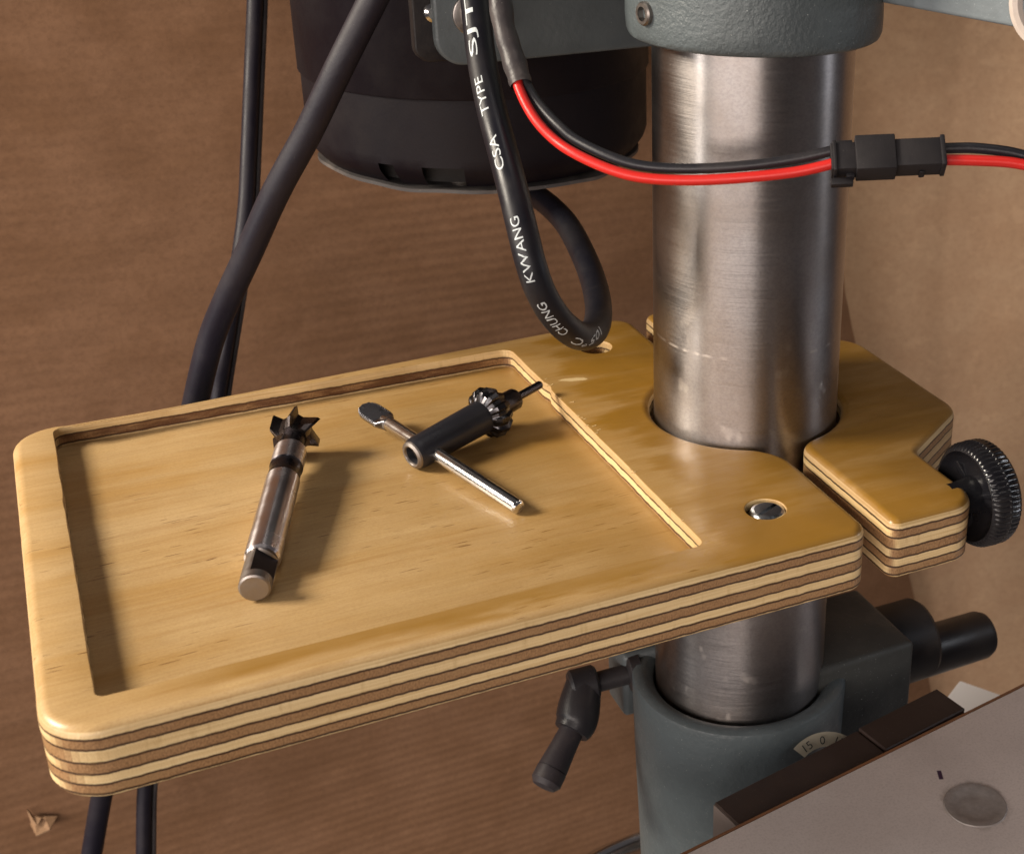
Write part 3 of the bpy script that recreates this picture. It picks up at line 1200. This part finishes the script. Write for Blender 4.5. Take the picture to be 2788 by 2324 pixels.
# router slip in the right wall and a nick in the left rim
nk = onz(1128, 790, 0)
nl = onz(126, 1030, 0)
pp_ = []
for p in pocket_top:
    d = (Vector((p.x, p.y)) - Vector((nk.x, nk.y))).length
    q = p + Vector((0.0011, 0)) * max(0, 1 - d / 0.0035)
    d = (Vector((p.x, p.y)) - Vector((nl.x, nl.y))).length
    q = q + Vector((-0.0003, 0)) * max(0, 1 - d / 0.005) * (1 if p.x < 0.05 else 0)
    pp_.append(q)
pocket_top = pp_
tray = root('plywood_tray', (0.101, 0.084, -0.018), 'varnished pine plywood tool tray with routed pocket clamped around the column', 'tray')
SHOLE = 0.0057


def circ(c, r, n=32):
    return [c + Vector((math.cos(2 * math.pi * k / n), math.sin(2 * math.pi * k / n))) * r for k in range(n)]


def stack(parent, name, poly, pocket_=None, screws=()):
    parts = []
    order = [2, 0, 1, 3, 4, 5, 6]
    base = None
    for i in order:
        z1, z0 = PLY_Z[i], PLY_Z[i + 1]
        pl = rough(poly, 0.00010, 260, i * 3.1)
        holes = []
        if pocket_ is not None and i < 2:
            holes.append(rough(pocket_, 0.00022 * i, 330, 5 + i))
        sh = [circ(c, SHOLE) for c in screws] if i < 2 else []
        b = bmesh.new()
        if i == 2 and pocket_ is not None:
            slab(b, pl, [rough(pocket_, 0.0002, 300, 8)], POCKET_Z, z1, bottom=False)
            slab(b, pl, [], z0, POCKET_Z)
        else:
            slab(b, pl, holes + sh, z0, z1, rt=0.0027 if i == 0 else 0, rb=0.0009 if i == 6 else (0.0 if i < 6 else 0), ht=0.00025 if i == 0 else 0)
        bmesh.ops.remove_doubles(b, verts=b.verts, dist=1e-6)
        o = obj(name if base is None else 'ply', b, M_PLY[i], parent if base is None else base, angle=40)
        if base is None:
            base = o
            base.name = name
        parts.append(o)
    return base


board_ = stack(tray, 'tray_board', tray_poly, pocket_top, SC)
board_['label'] = 'plywood tray board with routed pocket and striped edges'

# splinters left by the router along the right pocket rim
bm = bmesh.new()
for i in range(8, 24):
    t_ = rnd.random()
    q_ = (1110 + 130 * t_ + rnd.uniform(-6, 10), 775 + 128 * t_ + rnd.uniform(-6, 4)) if i < 20 else (rnd.uniform(1290, 1400), 0)
    if i >= 20:
        q_ = (q_[0], 960 + (q_[0] - 1290) * 0.98)
    w_ = onz(q_[0], q_[1], 0.0)
    an_ = R(rnd.uniform(-25, 35))
    sxv = Vector((math.cos(an_), math.sin(an_), rnd.uniform(-0.05, 0.25))).normalized()
    syv = Vector((-math.sin(an_), math.cos(an_), 0))
    ln = rnd.uniform(0.0006, 0.0016)
    box(bm, w_ + Vector((0, 0, 0.00002)), sxv, syv, sxv.cross(syv), -ln / 2, ln / 2, -0.00009, 0.00009, -0.0001, 0.0001, 0.0)
spl = obj('splinters', bm, plastic('splinter_wood', (0.66, 0.48, 0.24), 0.6, 0.0), board_, smooth=False)
spl['kind'] = 'stuff'

# clamp block
XC = 0.2086
my = lambda y: 2 * CXY.y - y
f2, ft2 = mouth(XC, 0.008, -1, -1)
b2_, bt2 = mouth(XC, 0.008, 1, -1)
right_pt = C2 + Vector((HR, 0))
inner = arc(b2_, Vector((XC, b2_.y)), bt2, 10) + arc(C2, bt2, right_pt, 18)[1:] + arc(C2, right_pt, ft2, 18)[1:] + arc(f2, ft2, Vector((XC, f2.y)), 10)[1:]
outer_c = fillet([(XC, f2.y, 0), (XC, 0.0002, 0.0032), (0.2385, 0.0002, 0.0095), (0.2385, 0.0335, 0.0045), (0.2672, 0.0530, 0.0095),
                  (0.2672, my(0.0530), 0.014), (0.2385, my(0.0335), 0.0045), (0.2385, my(0.0002), 0.0065), (XC, my(0.0002), 0.0035), (XC, b2_.y, 0)], 10)[1:-1]
clamp_poly = resample(outer_c + inner, 0.004)
clampb = stack(tray, 'clamp_block', clamp_poly)
clampb['label'] = 'separate plywood clamp jaw with tabs closing around the column'

# slotted screws in the counterbores
for c in SC:
    b = bmesh.new()
    hz = -0.0002 if c.y < 0.08 else -0.0042
    off = Vector((0.0006, -0.0002))
    o_ = Vector((c.x + off.x, c.y + off.y, hz - 0.0045))
    prof = [(0, 0), (0, 0.0050), (0.0036, 0.0050), (0.0042, 0.0046), (0.0045, 0.0038)]
    lathe(b, o_, ZA, prof, 40)
    # face in two halves with a sunken slot between
    r_ = 0.0038
    sl = 0.00055
    sdir = R(26)
    sx, sy = Vector((math.cos(sdir), math.sin(sdir), 0)), Vector((-math.sin(sdir), math.cos(sdir), 0))
    ctr = o_ + Vector((0, 0, 0.0045))
    for s in (-1, 1):
        t_a = math.asin(sl / r_)
        ptsA = []
        for k in range(17):
            t = t_a + (math.pi - 2 * t_a) * k / 16
            ptsA.append(b.verts.new(ctr + sx * math.cos(t) * r_ + sy * math.sin(t) * r_ * s))
        b.faces.new(ptsA)
        lo = [b.verts.new(ptsA[0].co - Vector((0, 0, 0.0011))), b.verts.new(ptsA[-1].co - Vector((0, 0, 0.0011)))]
        b.faces.new((ptsA[0], lo[0], lo[1], ptsA[-1]))
    box(b, ctr, sx, sy, ZA, -r_, r_, -sl, sl, -0.0016, -0.0011, 0.0)
    scr = obj('slotted_screw', b, M_ZINC, tray, angle=30)

# clamp knob: ribbed rim, recessed web, hub and bolt
KY, KZ, KR = 0.0108, -0.0045, 0.0154
KX0, KX1 = 0.2398, 0.2496
b = bmesh.new()
nrib = 60


def ribs(t, r, h):
    if r < KR * 0.93:
        return r
    return r - 0.00042 * (0.5 + 0.5 * math.cos(t * nrib)) ** 1.5 * (1.0 if abs(h - 0.0052) > 0.0004 else 0.2)


lathe(b, Vector((KX0, KY, KZ)), XA, [(0.0030, 0.0), (0.0030, 0.0060), (0.0036, 0.0090), (0.0020, 0.0120), (0.0, 0.0132), (0.0002, 0.01395), (0.0010, 0.0147), (0.0022, KR), (0.0048, KR), (0.0050, KR + 0.0001), (0.0054, KR + 0.0001), (0.0056, KR), (0.0078, KR), (0.0090, 0.0148), (0.0097, 0.0139), (0.0098, 0.0125), (0.0092, 0.0)], nrib * 6, rfun=ribs)
knob = obj('clamp_knob', b, M_KNOB, tray, angle=50)
b = bmesh.new()
lathe(b, Vector((0.2340, KY, KZ)), XA, [(0, 0.0048), (0.004, 0.0048), (0.0095, 0.0056), (0.0095, 0)], 28)
obj('knob_hub', b, M_KNOB, knob)
b = bmesh.new()
for a in range(3):
    t = R(35 + 120 * a)
    dv = Vector((0, math.cos(t), math.sin(t)))
    box(b, Vector((KX0 + 0.0012, KY, KZ)), dv, XA, XA.cross(dv), 0.004, 0.0118, 0.0014, 0.0035, -0.0012, 0.0012, 0.0004, 2)
obj('knob_rib', b, M_KNOB, knob)

# ================================================================== slot cutter lying in the pocket
def z5(x, y):
    return ((x / 2.3333 + 600) / CS, (y / 2.3333 + 980) / CS)


ZF = POCKET_Z
tA = onz(*z5(216, 1452), ZF + 0.0043)
hA = onz(*z5(480, 452), ZF + 0.0083)
ca = (hA - tA).normalized()
CL = (hA - tA).length
cut = root('slot_cutter', (tA.x, tA.y, ZF), 'slender steel slot cutter with dark star shaped head lying on the tray', 'cutter')


def frac(px_, py_):
    p = Vector(z5(px_, py_))
    a, b_ = Vector(z5(216, 1452)), Vector(z5(480, 452))
    # find the position along the axis whose projection is nearest
    best, bt__ = 1e9, 0
    for i in range(401):
        q = tA + ca * (CL * i / 400)
        v = CR.transposed() @ (q - CC)
        s = Vector((((CW / 2 + 628.25 + 3803.03 * v.x / -v.z)) / CS, ((CH / 2 - 125.57 - 3803.03 * v.y / -v.z)) / CS))
        d = (s - p).length
        if d < best:
            best, bt__ = d, i / 400
    return bt__ * CL


s_sh = frac(268, 1262)
s_r0, s_r1 = frac(400, 765), frac(415, 690)
s_end = frac(437, 575)
s_hd = frac(455, 505)
SR = 0.0046
b = bmesh.new()
lathe(b, tA, ca, [(s_sh - 0.0004, 0), (s_sh - 0.0004, SR - 0.0007), (s_sh + 0.0002, SR - 0.0001), (s_sh + 0.0008, SR), (s_r0 - 0.0004, SR)], 64)
obj('shank', b, M_SHANK, cut, axis=(tA, ca))
b = bmesh.new()
lathe(b, tA, ca, [(s_r0 - 0.0004, SR), (s_r0, SR - 0.00025), (s_r1, SR - 0.00025), (s_r1 + 0.0004, SR)], 64)
obj('groove_band', b, M_BLACKEN, cut)
b = bmesh.new()
lathe(b, tA, ca, [(s_r1 + 0.0004, SR), (s_end - 0.0008, SR), (s_end, SR - 0.0006), (s_end, 0.0034)], 64)
obj('upper_shank', b, M_SHANK, cut, axis=(tA, ca))
b = bmesh.new()
lathe(b, tA, ca, [(s_end - 0.0002, 0.0036), (CL, 0.0034), (CL, 0)], 40)
obj('neck', b, M_BLACKEN, cut)
# tang with two milled flats behind a round end
b = bmesh.new()
_, tu, tv_ = frame_from(ca, ZA)
flat_dir = (tu * math.cos(R(40)) + tv_ * math.sin(R(40)))


def tangring(s, r, cutd):
    ring = []
    side = ca.cross(flat_dir)
    for k in range(48):
        t = 2 * math.pi * k / 48
        p = flat_dir * math.cos(t) * r + side * math.sin(t) * r
        if cutd is not None:
            c1_ = p.dot(flat_dir)
            if c1_ > cutd:
                p -= flat_dir * (c1_ - cutd)
            if c1_ < -cutd:
                p += flat_dir * (-cutd - c1_)
        ring.append(b.verts.new(tA + ca * s + p))
    return ring


rs = [tangring(0.0, 0.0034, None), tangring(0.0003, 0.0039, None), tangring(0.0030, 0.00395, None), tangring(0.0032, 0.0040, 0.0023), tangring(s_sh - 0.0006, 0.0040, 0.0023), tangring(s_sh - 0.0002, 0.0040, None)]
for A, B in zip(rs[:-1], rs[1:]):
    for k in range(48):
        j = (k + 1) % 48
        b.faces.new((A[k], A[j], B[j], B[k]))
b.faces.new(rs[0])
b.normal_update()
for f in b.faces:
    if abs((f.calc_center_median() - tA).dot(flat_dir)) < 0.00236 and abs(f.normal.dot(flat_dir)) > 0.9:
        f.material_index = 1
obj('tang', b, [M_DULL, M_BLACKEN], cut, angle=30)
# star head, six raked teeth
b = bmesh.new()


def starring(s, ro, ri, tw):  # six-tooth outline
    ring = []
    for k in range(6):
        base = R(60 * k - 8) + tw
        for (da, rr) in ((-0.50, ri), (-0.22, ri * 1.22), (0.02, ro * 0.95), (0.13, ro), (0.22, ri * 1.10)):
            t = base + da
            ring.append(b.verts.new(tA + ca * s + (tu * math.cos(t) + tv_ * math.sin(t)) * rr))
    return ring


ss = [starring(s_hd - 0.0004, 0.0050, 0.0038, -0.10), starring(s_hd + 0.0014, 0.0074, 0.0044, -0.04), starring(s_hd + 0.0066, 0.0078, 0.0045, 0.14), starring(s_hd + 0.0071, 0.0075, 0.0043, 0.15)]
for A, B in zip(ss[:-1], ss[1:]):
    for k in range(len(A)):
        j = (k + 1) % len(A)
        b.faces.new((A[k], A[j], B[j], B[k]))
for r_ in (ss[0], ss[-1]):
    cv = b.verts.new(sum((v.co for v in r_), Vector()) / len(r_))
    for k in range(len(r_)):
        b.faces.new((r_[k], r_[(k + 1) % len(r_)], cv))
obj('star_head', b, steel('tooth_steel', (0.095, 0.080, 0.078), 0.30, (300, 300, 300), 0.4), cut, angle=20)

# ================================================================== chuck key
kO = onz(*z5(1212, 610), ZF + 0.0049)
kG = onz(*z5(1690, 345), ZF + 0.0078)
kd = (kG - kO).normalized()
KL = (kG - kO).length
key = root('chuck_key', (kO.x, kO.y, ZF), 'blackened drill chuck key with bright cross handle and toothed pinion', 'chuck key')
b = bmesh.new()
BR = 0.0049
lathe(b, kO, kd, [(0.006, 0), (0.006, 0.0024), (0.0006, 0.0026), (0.0001, 0.0029), (0.0, 0.0033), (0.0004, 0.0041), (0.0016, BR - 0.0002), (0.003, BR), (KL - 0.0012, BR + 0.0003), (KL, BR + 0.0003)], 64)
kb = obj('key_body', b, plastic('key_black', (0.014, 0.014, 0.018), 0.26, 0.06, (0.06, 0.05, 0.05), 1300, 0.00005), key)
b = bmesh.new()
lathe(b, kO, kd, [(0.004, 0.00245), (0.0004, 0.00265), (-0.0001, 0.0030), (-0.0002, 0.0034), (0.0003, 0.0042), (0.0008, 0.0044)], 48)
obj('worn_rim', b, M_DULL, kb)
# pinion
b = bmesh.new()
NT_ = 12


def pin(t, r, h):
    if r < 0.0050:
        return r
    s = math.cos(NT_ * t + 0.5)
    s = max(-1, min(1, s * 2.2))
    return r * (1 - 0.13 * (0.5 - 0.5 * s))


lathe(b, kG, kd, [(-0.0018, BR * 0.98), (-0.0020, 0.0049), (-0.0014, 0.0066), (-0.0004, 0.0078), (0.0022, 0.0083), (0.0050, 0.0066), (0.0056, 0.0048), (0.0056, 0)], NT_ * 16, rfun=pin)
obj('pinion', b, steel('pinion_steel', (0.075, 0.072, 0.078), 0.28, (300, 300, 300), 0.4), key, angle=30)
pt_ = onz(*z5(2055, 172), ZF + 0.0094)
sp_len = (pt_ - kG).dot(kd)
b = bmesh.new()
lathe(b, kG, kd, [(0.005, 0.0036), (0.0118, 0.0034), (0.0124, 0.0030), (0.0124, 0.0013)], 40)
obj('pilot_collar', b, M_BLACKEN, key)
b = bmesh.new()
lathe(b, kG, kd, [(0.0118, 0.0013), (sp_len - 0.0004, 0.0013), (sp_len, 0.0010), (sp_len, 0)], 28)
obj('pilot_pin', b, M_BLACKEN, key)
# cross handle
rN = onz(*z5(1903, 940), ZF + 0.0022)
rX = onz(*z5(1292, 546), ZF + 0.0051)
rd = (rX - rN).normalized()
rP = onz(*z5(935, 290), (rX + rd * 0.03).z)
rf_len = (rP - rN).dot(rd)
RRr = 0.0021
pad0 = rf_len - 0.0125
b = bmesh.new()
lathe(b, rN, rd, [(0, 0), (0, 0.0010), (0.0002, 0.0016), (0.0007, RRr - 0.0001), (0.0012, RRr), (pad0 - 0.002, RRr), (pad0 + 0.002, 0.0014), (pad0 + 0.002, 0)], 48)
hd = obj('handle_bar', b, M_CHROME, key)
# flattened ribbed paddle
b = bmesh.new()
pn = (Vector((0, 0, 1)) * 0.86 + (CC - rP).normalized() * 0.45).normalized()
pn = (pn - rd * rd.dot(pn)).normalized()
ps = rd.cross(pn)
PLn = 0.0140
NS = 260
ringp = []
for i in range(NS + 1):
    t = i / NS
    s = pad0 - 0.0015 + PLn * t
    if t < 0.22:
        q = t / 0.22
        q = q * q * (3 - 2 * q)
        hw = 0.0020 + 0.0015 * q
        th = 0.0020 - 0.0009 * q
    else:
        q = (t - 0.22) / 0.78
        hw = 0.0035 * math.sqrt(max(0.0, 1 - max(0, (q - 0.50) / 0.5) ** 2.6)) + 0.00002
        th = 0.0011
    ribv = 0.00030 * math.cos(2 * math.pi * (t - 0.22) / 0.78 * 12) if 0.26 < t < 0.97 else 0.0
    sec = []
    for k in range(20):
        a = 2 * math.pi * k / 20
        ca_, sa_ = math.cos(a), math.sin(a)
        xx = hw * (abs(ca_) ** 0.5) * (1 if ca_ > 0 else -1)
        zz = th * (abs(sa_) ** 0.5) * (1 if sa_ > 0 else -1)
        if sa_ > 0.3:
            zz += ribv
        sec.append(b.verts.new(rN + rd * s + ps * xx + pn * zz))
    ringp.append(sec)
for A, B in zip(ringp[:-1], ringp[1:]):
    for k in range(20):
        j = (k + 1) % 20
        b.faces.new((A[k], A[j], B[j], B[k]))
b.faces.new(ringp[0][::-1])
b.faces.new(ringp[-1])
obj('ribbed_paddle', b, steel('paddle_steel', (0.30, 0.30, 0.32), 0.24, (300, 300, 300), 0.3), hd, angle=50)

# ================================================================== cords and wires
def px_path(pts, n=8, sm=3, up=0.0):
    P = [atd(*p) for p in pts]
    if up:
        # the run above the picture: on upwards in the direction it leaves, easing to vertical
        d_ = (P[0] - P[1]).normalized()
        a_ = P[0] + d_ * up * 0.3
        b_ = a_ + (d_ * 0.5 + ZA * 0.5).normalized() * up * 0.4
        P = [b_ + ZA * up * 0.6, b_, a_] + P
    return smooth_path(catmull(P, n), sm)


# looped cord with printing
LR = 0.0041
loop_pts = [(960, -160, .402), (966, -70, .398), (974, 0, .394), (986, 108, .388), (1006, 215, .381), (1034, 322, .374), (1053, 395, .370), (1072, 474, .368), (1087, 535, .368), (1108, 597, .372), (1142, 653, .380), (1185, 688, .392),
            (1217, 680, .406), (1228, 640, .420), (1218, 580, .438), (1195, 520, .456), (1164, 462, .474), (1128, 423, .488), (1090, 396, .500), (1050, 378, .508), (1005, 362, .512), (985, 345, .514)]
lp = px_path(loop_pts, 10, 4, 0.16)
b = bmesh.new()
tube(b, lp, LR, 28)
loop = obj('looped_cord', b, M_CORD)
tag(loop, 'thick black power cord with printed lettering hanging in a loop above the tray', 'power cord')
# lettering wraps on the cord; it reads from the loop upwards
cum = [0.0]
for a, c in zip(lp[:-1], lp[1:]):
    cum.append(cum[-1] + (c - a).length)


def on_path(s):
    s = max(0, min(cum[-1] - 1e-6, s))
    for i in range(len(cum) - 1):
        if cum[i + 1] >= s:
            t = (s - cum[i]) / (cum[i + 1] - cum[i])
            p = lp[i].lerp(lp[i + 1], t)
            tg = (lp[min(i + 2, len(lp) - 1)] - lp[max(i - 1, 0)]).normalized()
            return p, tg
    return lp[-1], (lp[-1] - lp[-2]).normalized()


def s_at(px_, py_):
    best, bs = 1e9, 0
    for i, q in enumerate(lp[:int(len(lp) * 0.62)]):
        v = CR.transposed() @ (q - CC)
        s = Vector(((CW / 2 + 628.25 + 3803.03 * v.x / -v.z) / CS, (CH / 2 - 125.57 - 3803.03 * v.y / -v.z) / CS))
        d = (s - Vector((px_, py_))).length
        if d < best:
            best, bs = d, cum[i]
    return bs


face_dir = Vector((-0.40, -0.80, 0.45)).normalized()
for (s, bot, topp, phi0, size) in (('SJT', (990, 130), (976, 10), 0.50, 1.0), ('TYPE', (1013, 247), (999, 167), 0.50, 1), ('CSA', (1045, 358), (1030, 288), 0.46, 1), ('KWANG', (1098, 568), (1074, 452), 0.36, 1),
                                   ('CHUNG', (1152, 662), (1112, 600), 0.35, 1), ('105°C', (1206, 690), (1164, 676), 0.42, 1)):
    me = text_mesh(s, 0.0036)
    b = bmesh.new()
    b.from_mesh(me)
    bpy.data.meshes.remove(me)
    s0, s1 = s_at(*bot), s_at(*topp)
    x0 = min(v.co.x for v in b.verts)
    x1 = max(v.co.x for v in b.verts)
    ks = abs(s0 - s1) / (x1 - x0)
    bmesh.ops.subdivide_edges(b, edges=[e for e in b.edges if e.calc_length() > 0.0006], cuts=2)
    for v in b.verts:
        s_ = s0 - (v.co.x - x0) * ks
        p, tg = on_path(s_)
        tg = -tg                                  # reading direction runs up the cord
        nn = (face_dir - tg * tg.dot(face_dir)).normalized()
        upv = nn.cross(tg)
        phi = (v.co.y - 0.00126) / LR + phi0 * 0.75
        v.co = p + (nn * math.cos(phi) + upv * math.sin(phi)) * (LR + 0.00004)
    obj('print_lettering', b, M_INK, loop, smooth=False)

# diagonal power cord running down behind the tray
diag = [(850, -170, .405), (805, -80, .408), (765, 0, .412), (694, 142, .420), (633, 270, .430), (566, 393, .440), (509, 521, .452), (467, 611, .462), (436, 686, .470), (412, 776, .478), (385, 900, .492), (345, 1080, .52), (290, 1300, .56), (240, 1500, .59), (211, 1619, .605), (188, 1750, .615), (165, 1880, .62)]
b = bmesh.new()
tube(b, px_path(diag, 8, 3, 0.20), lambda t: 0.0041 + 0.0003 * min(1, t * 2.2), 24)
dc = obj('dusty_cord', b, M_CORD_D)
tag(dc, 'dusty thick black power cord slanting in front of the motor and behind the tray', 'power cord')

# flat twin cord beside it
flat = [(531, -150, .55), (528, 0, .55), (522, 142, .55), (514, 331, .55), (509, 426, .55), (497, 521, .55), (482, 620, .55), (466, 720, .55), (455, 790, .555), (440, 900, .56), (405, 1100, .575), (355, 1330, .595), (320, 1500, .605), (302, 1607, .61), (299, 1750, .615), (297, 1880, .62)]
fc = root('flat_cord', atd(297, 1880, .62), 'flat black twin cord hanging straight down the cardboard beside the slanting cord', 'power cord')
for (ox, oz, rr, mt) in ((-5, 0.0, 0.0031, M_CORD_D), (16, 0.003, 0.0011, M_SLEEVE)):
    b = bmesh.new()
    tube(b, px_path([(x + ox, y, d + oz) for x, y, d in flat], 8, 3, 0.30), rr, 18)
    obj('strand', b, mt, fc)

# red and black lead with a plug joint
WR = 0.00138
lead = root('lamp_lead', atd(1418, 360, .352), 'thin red and black wire pair with black plug crossing in front of the column', 'wire')


def z2d(x0_, y0_, x1_, y1_, t):
    return x0_ + (x1_ - x0_) * t, y0_ + (y1_ - y0_) * t


redL = [(1056, 148, .3718), (1061, 164, .3712), (1064, 180, .3705), (1080, 216, .369), (1103, 252, .367), (1136, 286, .365), (1175, 313, .362), (1246, 346, .359), (1318, 365, .357), (1418, 370, .355), (1530, 364, .353), (1631, 353, .352), (1699, 338, .351), (1725, 330, .351)]
blkL = [(1067, 140, .3728), (1073, 156, .3724), (1080, 173, .372), (1098, 205, .371), (1124, 236, .369), (1148, 260, .367), (1182, 288, .365), (1250, 321, .361), (1320, 341, .359), (1418, 346, .357), (1530, 340, .355), (1631, 326, .354), (1699, 311, .353), (1725, 304, .353)]
for nm, pth, mt in (('red_wire', redL, M_RED), ('black_wire', blkL, M_WBLK)):
    b = bmesh.new()
    tube(b, px_path(pth, 8, 4), WR, 18)
    obj(nm, b, mt, lead)
redR = [(1900, 328, .350), (1940, 328, .350), (1994, 329, .350), (2058, 332, .350), (2100, 338, .350), (2180, 356, .350), (2260, 382, .35)]
blkR = [(1900, 306, .352), (1940, 304.5, .352), (1994, 303.5, .352), (2058, 310, .352), (2100, 319, .352), (2180, 340, .352), (2260, 366, .352)]
for nm, pth, mt in (('red_wire', redR, M_RED), ('black_wire', blkR, M_WBLK)):
    b = bmesh.new()
    tube(b, px_path(pth, 8, 3), WR, 18)
    obj(nm, b, mt, lead)
b = bmesh.new()
slp = px_path([(1015, -140, .376), (1020, -60, .376), (1026, 0, .376), (1034, 58, .375), (1050, 112, .374), (1063, 155, .3725), (1069, 176, .3715)], 10, 3, 0.16)
rg = tube(b, slp, lambda t: 0.0031 + 0.00022 * math.sin(t * 40) * math.sin(t * 17), 26, caps=False)
obj('heat_shrink_sleeve', b, M_SLEEVE, lead)
# plug joint
j0, j1 = atd(1704, 326, .350), atd(1940, 316, .350)
jx = (j1 - j0).normalized()
vw = (CC - j0)
vw = (vw - jx * jx.dot(vw)).normalized()
upj = vw.cross(jx)
if upj.z < 0:
    upj = -upj
aj = R(27)
jn = vw * math.cos(aj) + upj * math.sin(aj)      # broad face normal, tipped upwards
ju = upj * math.cos(aj) - vw * math.sin(aj)
u1 = .350 / 2864.0                                # metres per photo pixel here


def jbox(b, xa, xb, ya, yb, za, zb, bev=0.0003):
    box(b, j0, jx, ju, jn, xa * u1, xb * u1, ya * u1, yb * u1, za * u1, zb * u1, bev, 2)


b = bmesh.new()
jbox(b, 0, 60, -30, 30, -30, 14)
jbox(b, 4, 12, -34, 34, -32, 18)
jbox(b, 12, 46, 22, 38, -14, 8)
jbox(b, -2, 44, -52, -36, -30, -12)
jbox(b, 30, 48, -38, -24, -26, -8)
obj('plug_housing', b, M_CONN, lead, angle=30)
b = bmesh.new()
jbox(b, 50, 132, -37, 40, -34, 24)
jbox(b, 132, 232, -30, 31, -34, 18)
jbox(b, 224, 234, -33, 35, -36, 22)
jbox(b, 180, 192, -34, -30, -36, -10)
obj('socket_housing', b, M_CONN, lead, angle=30)
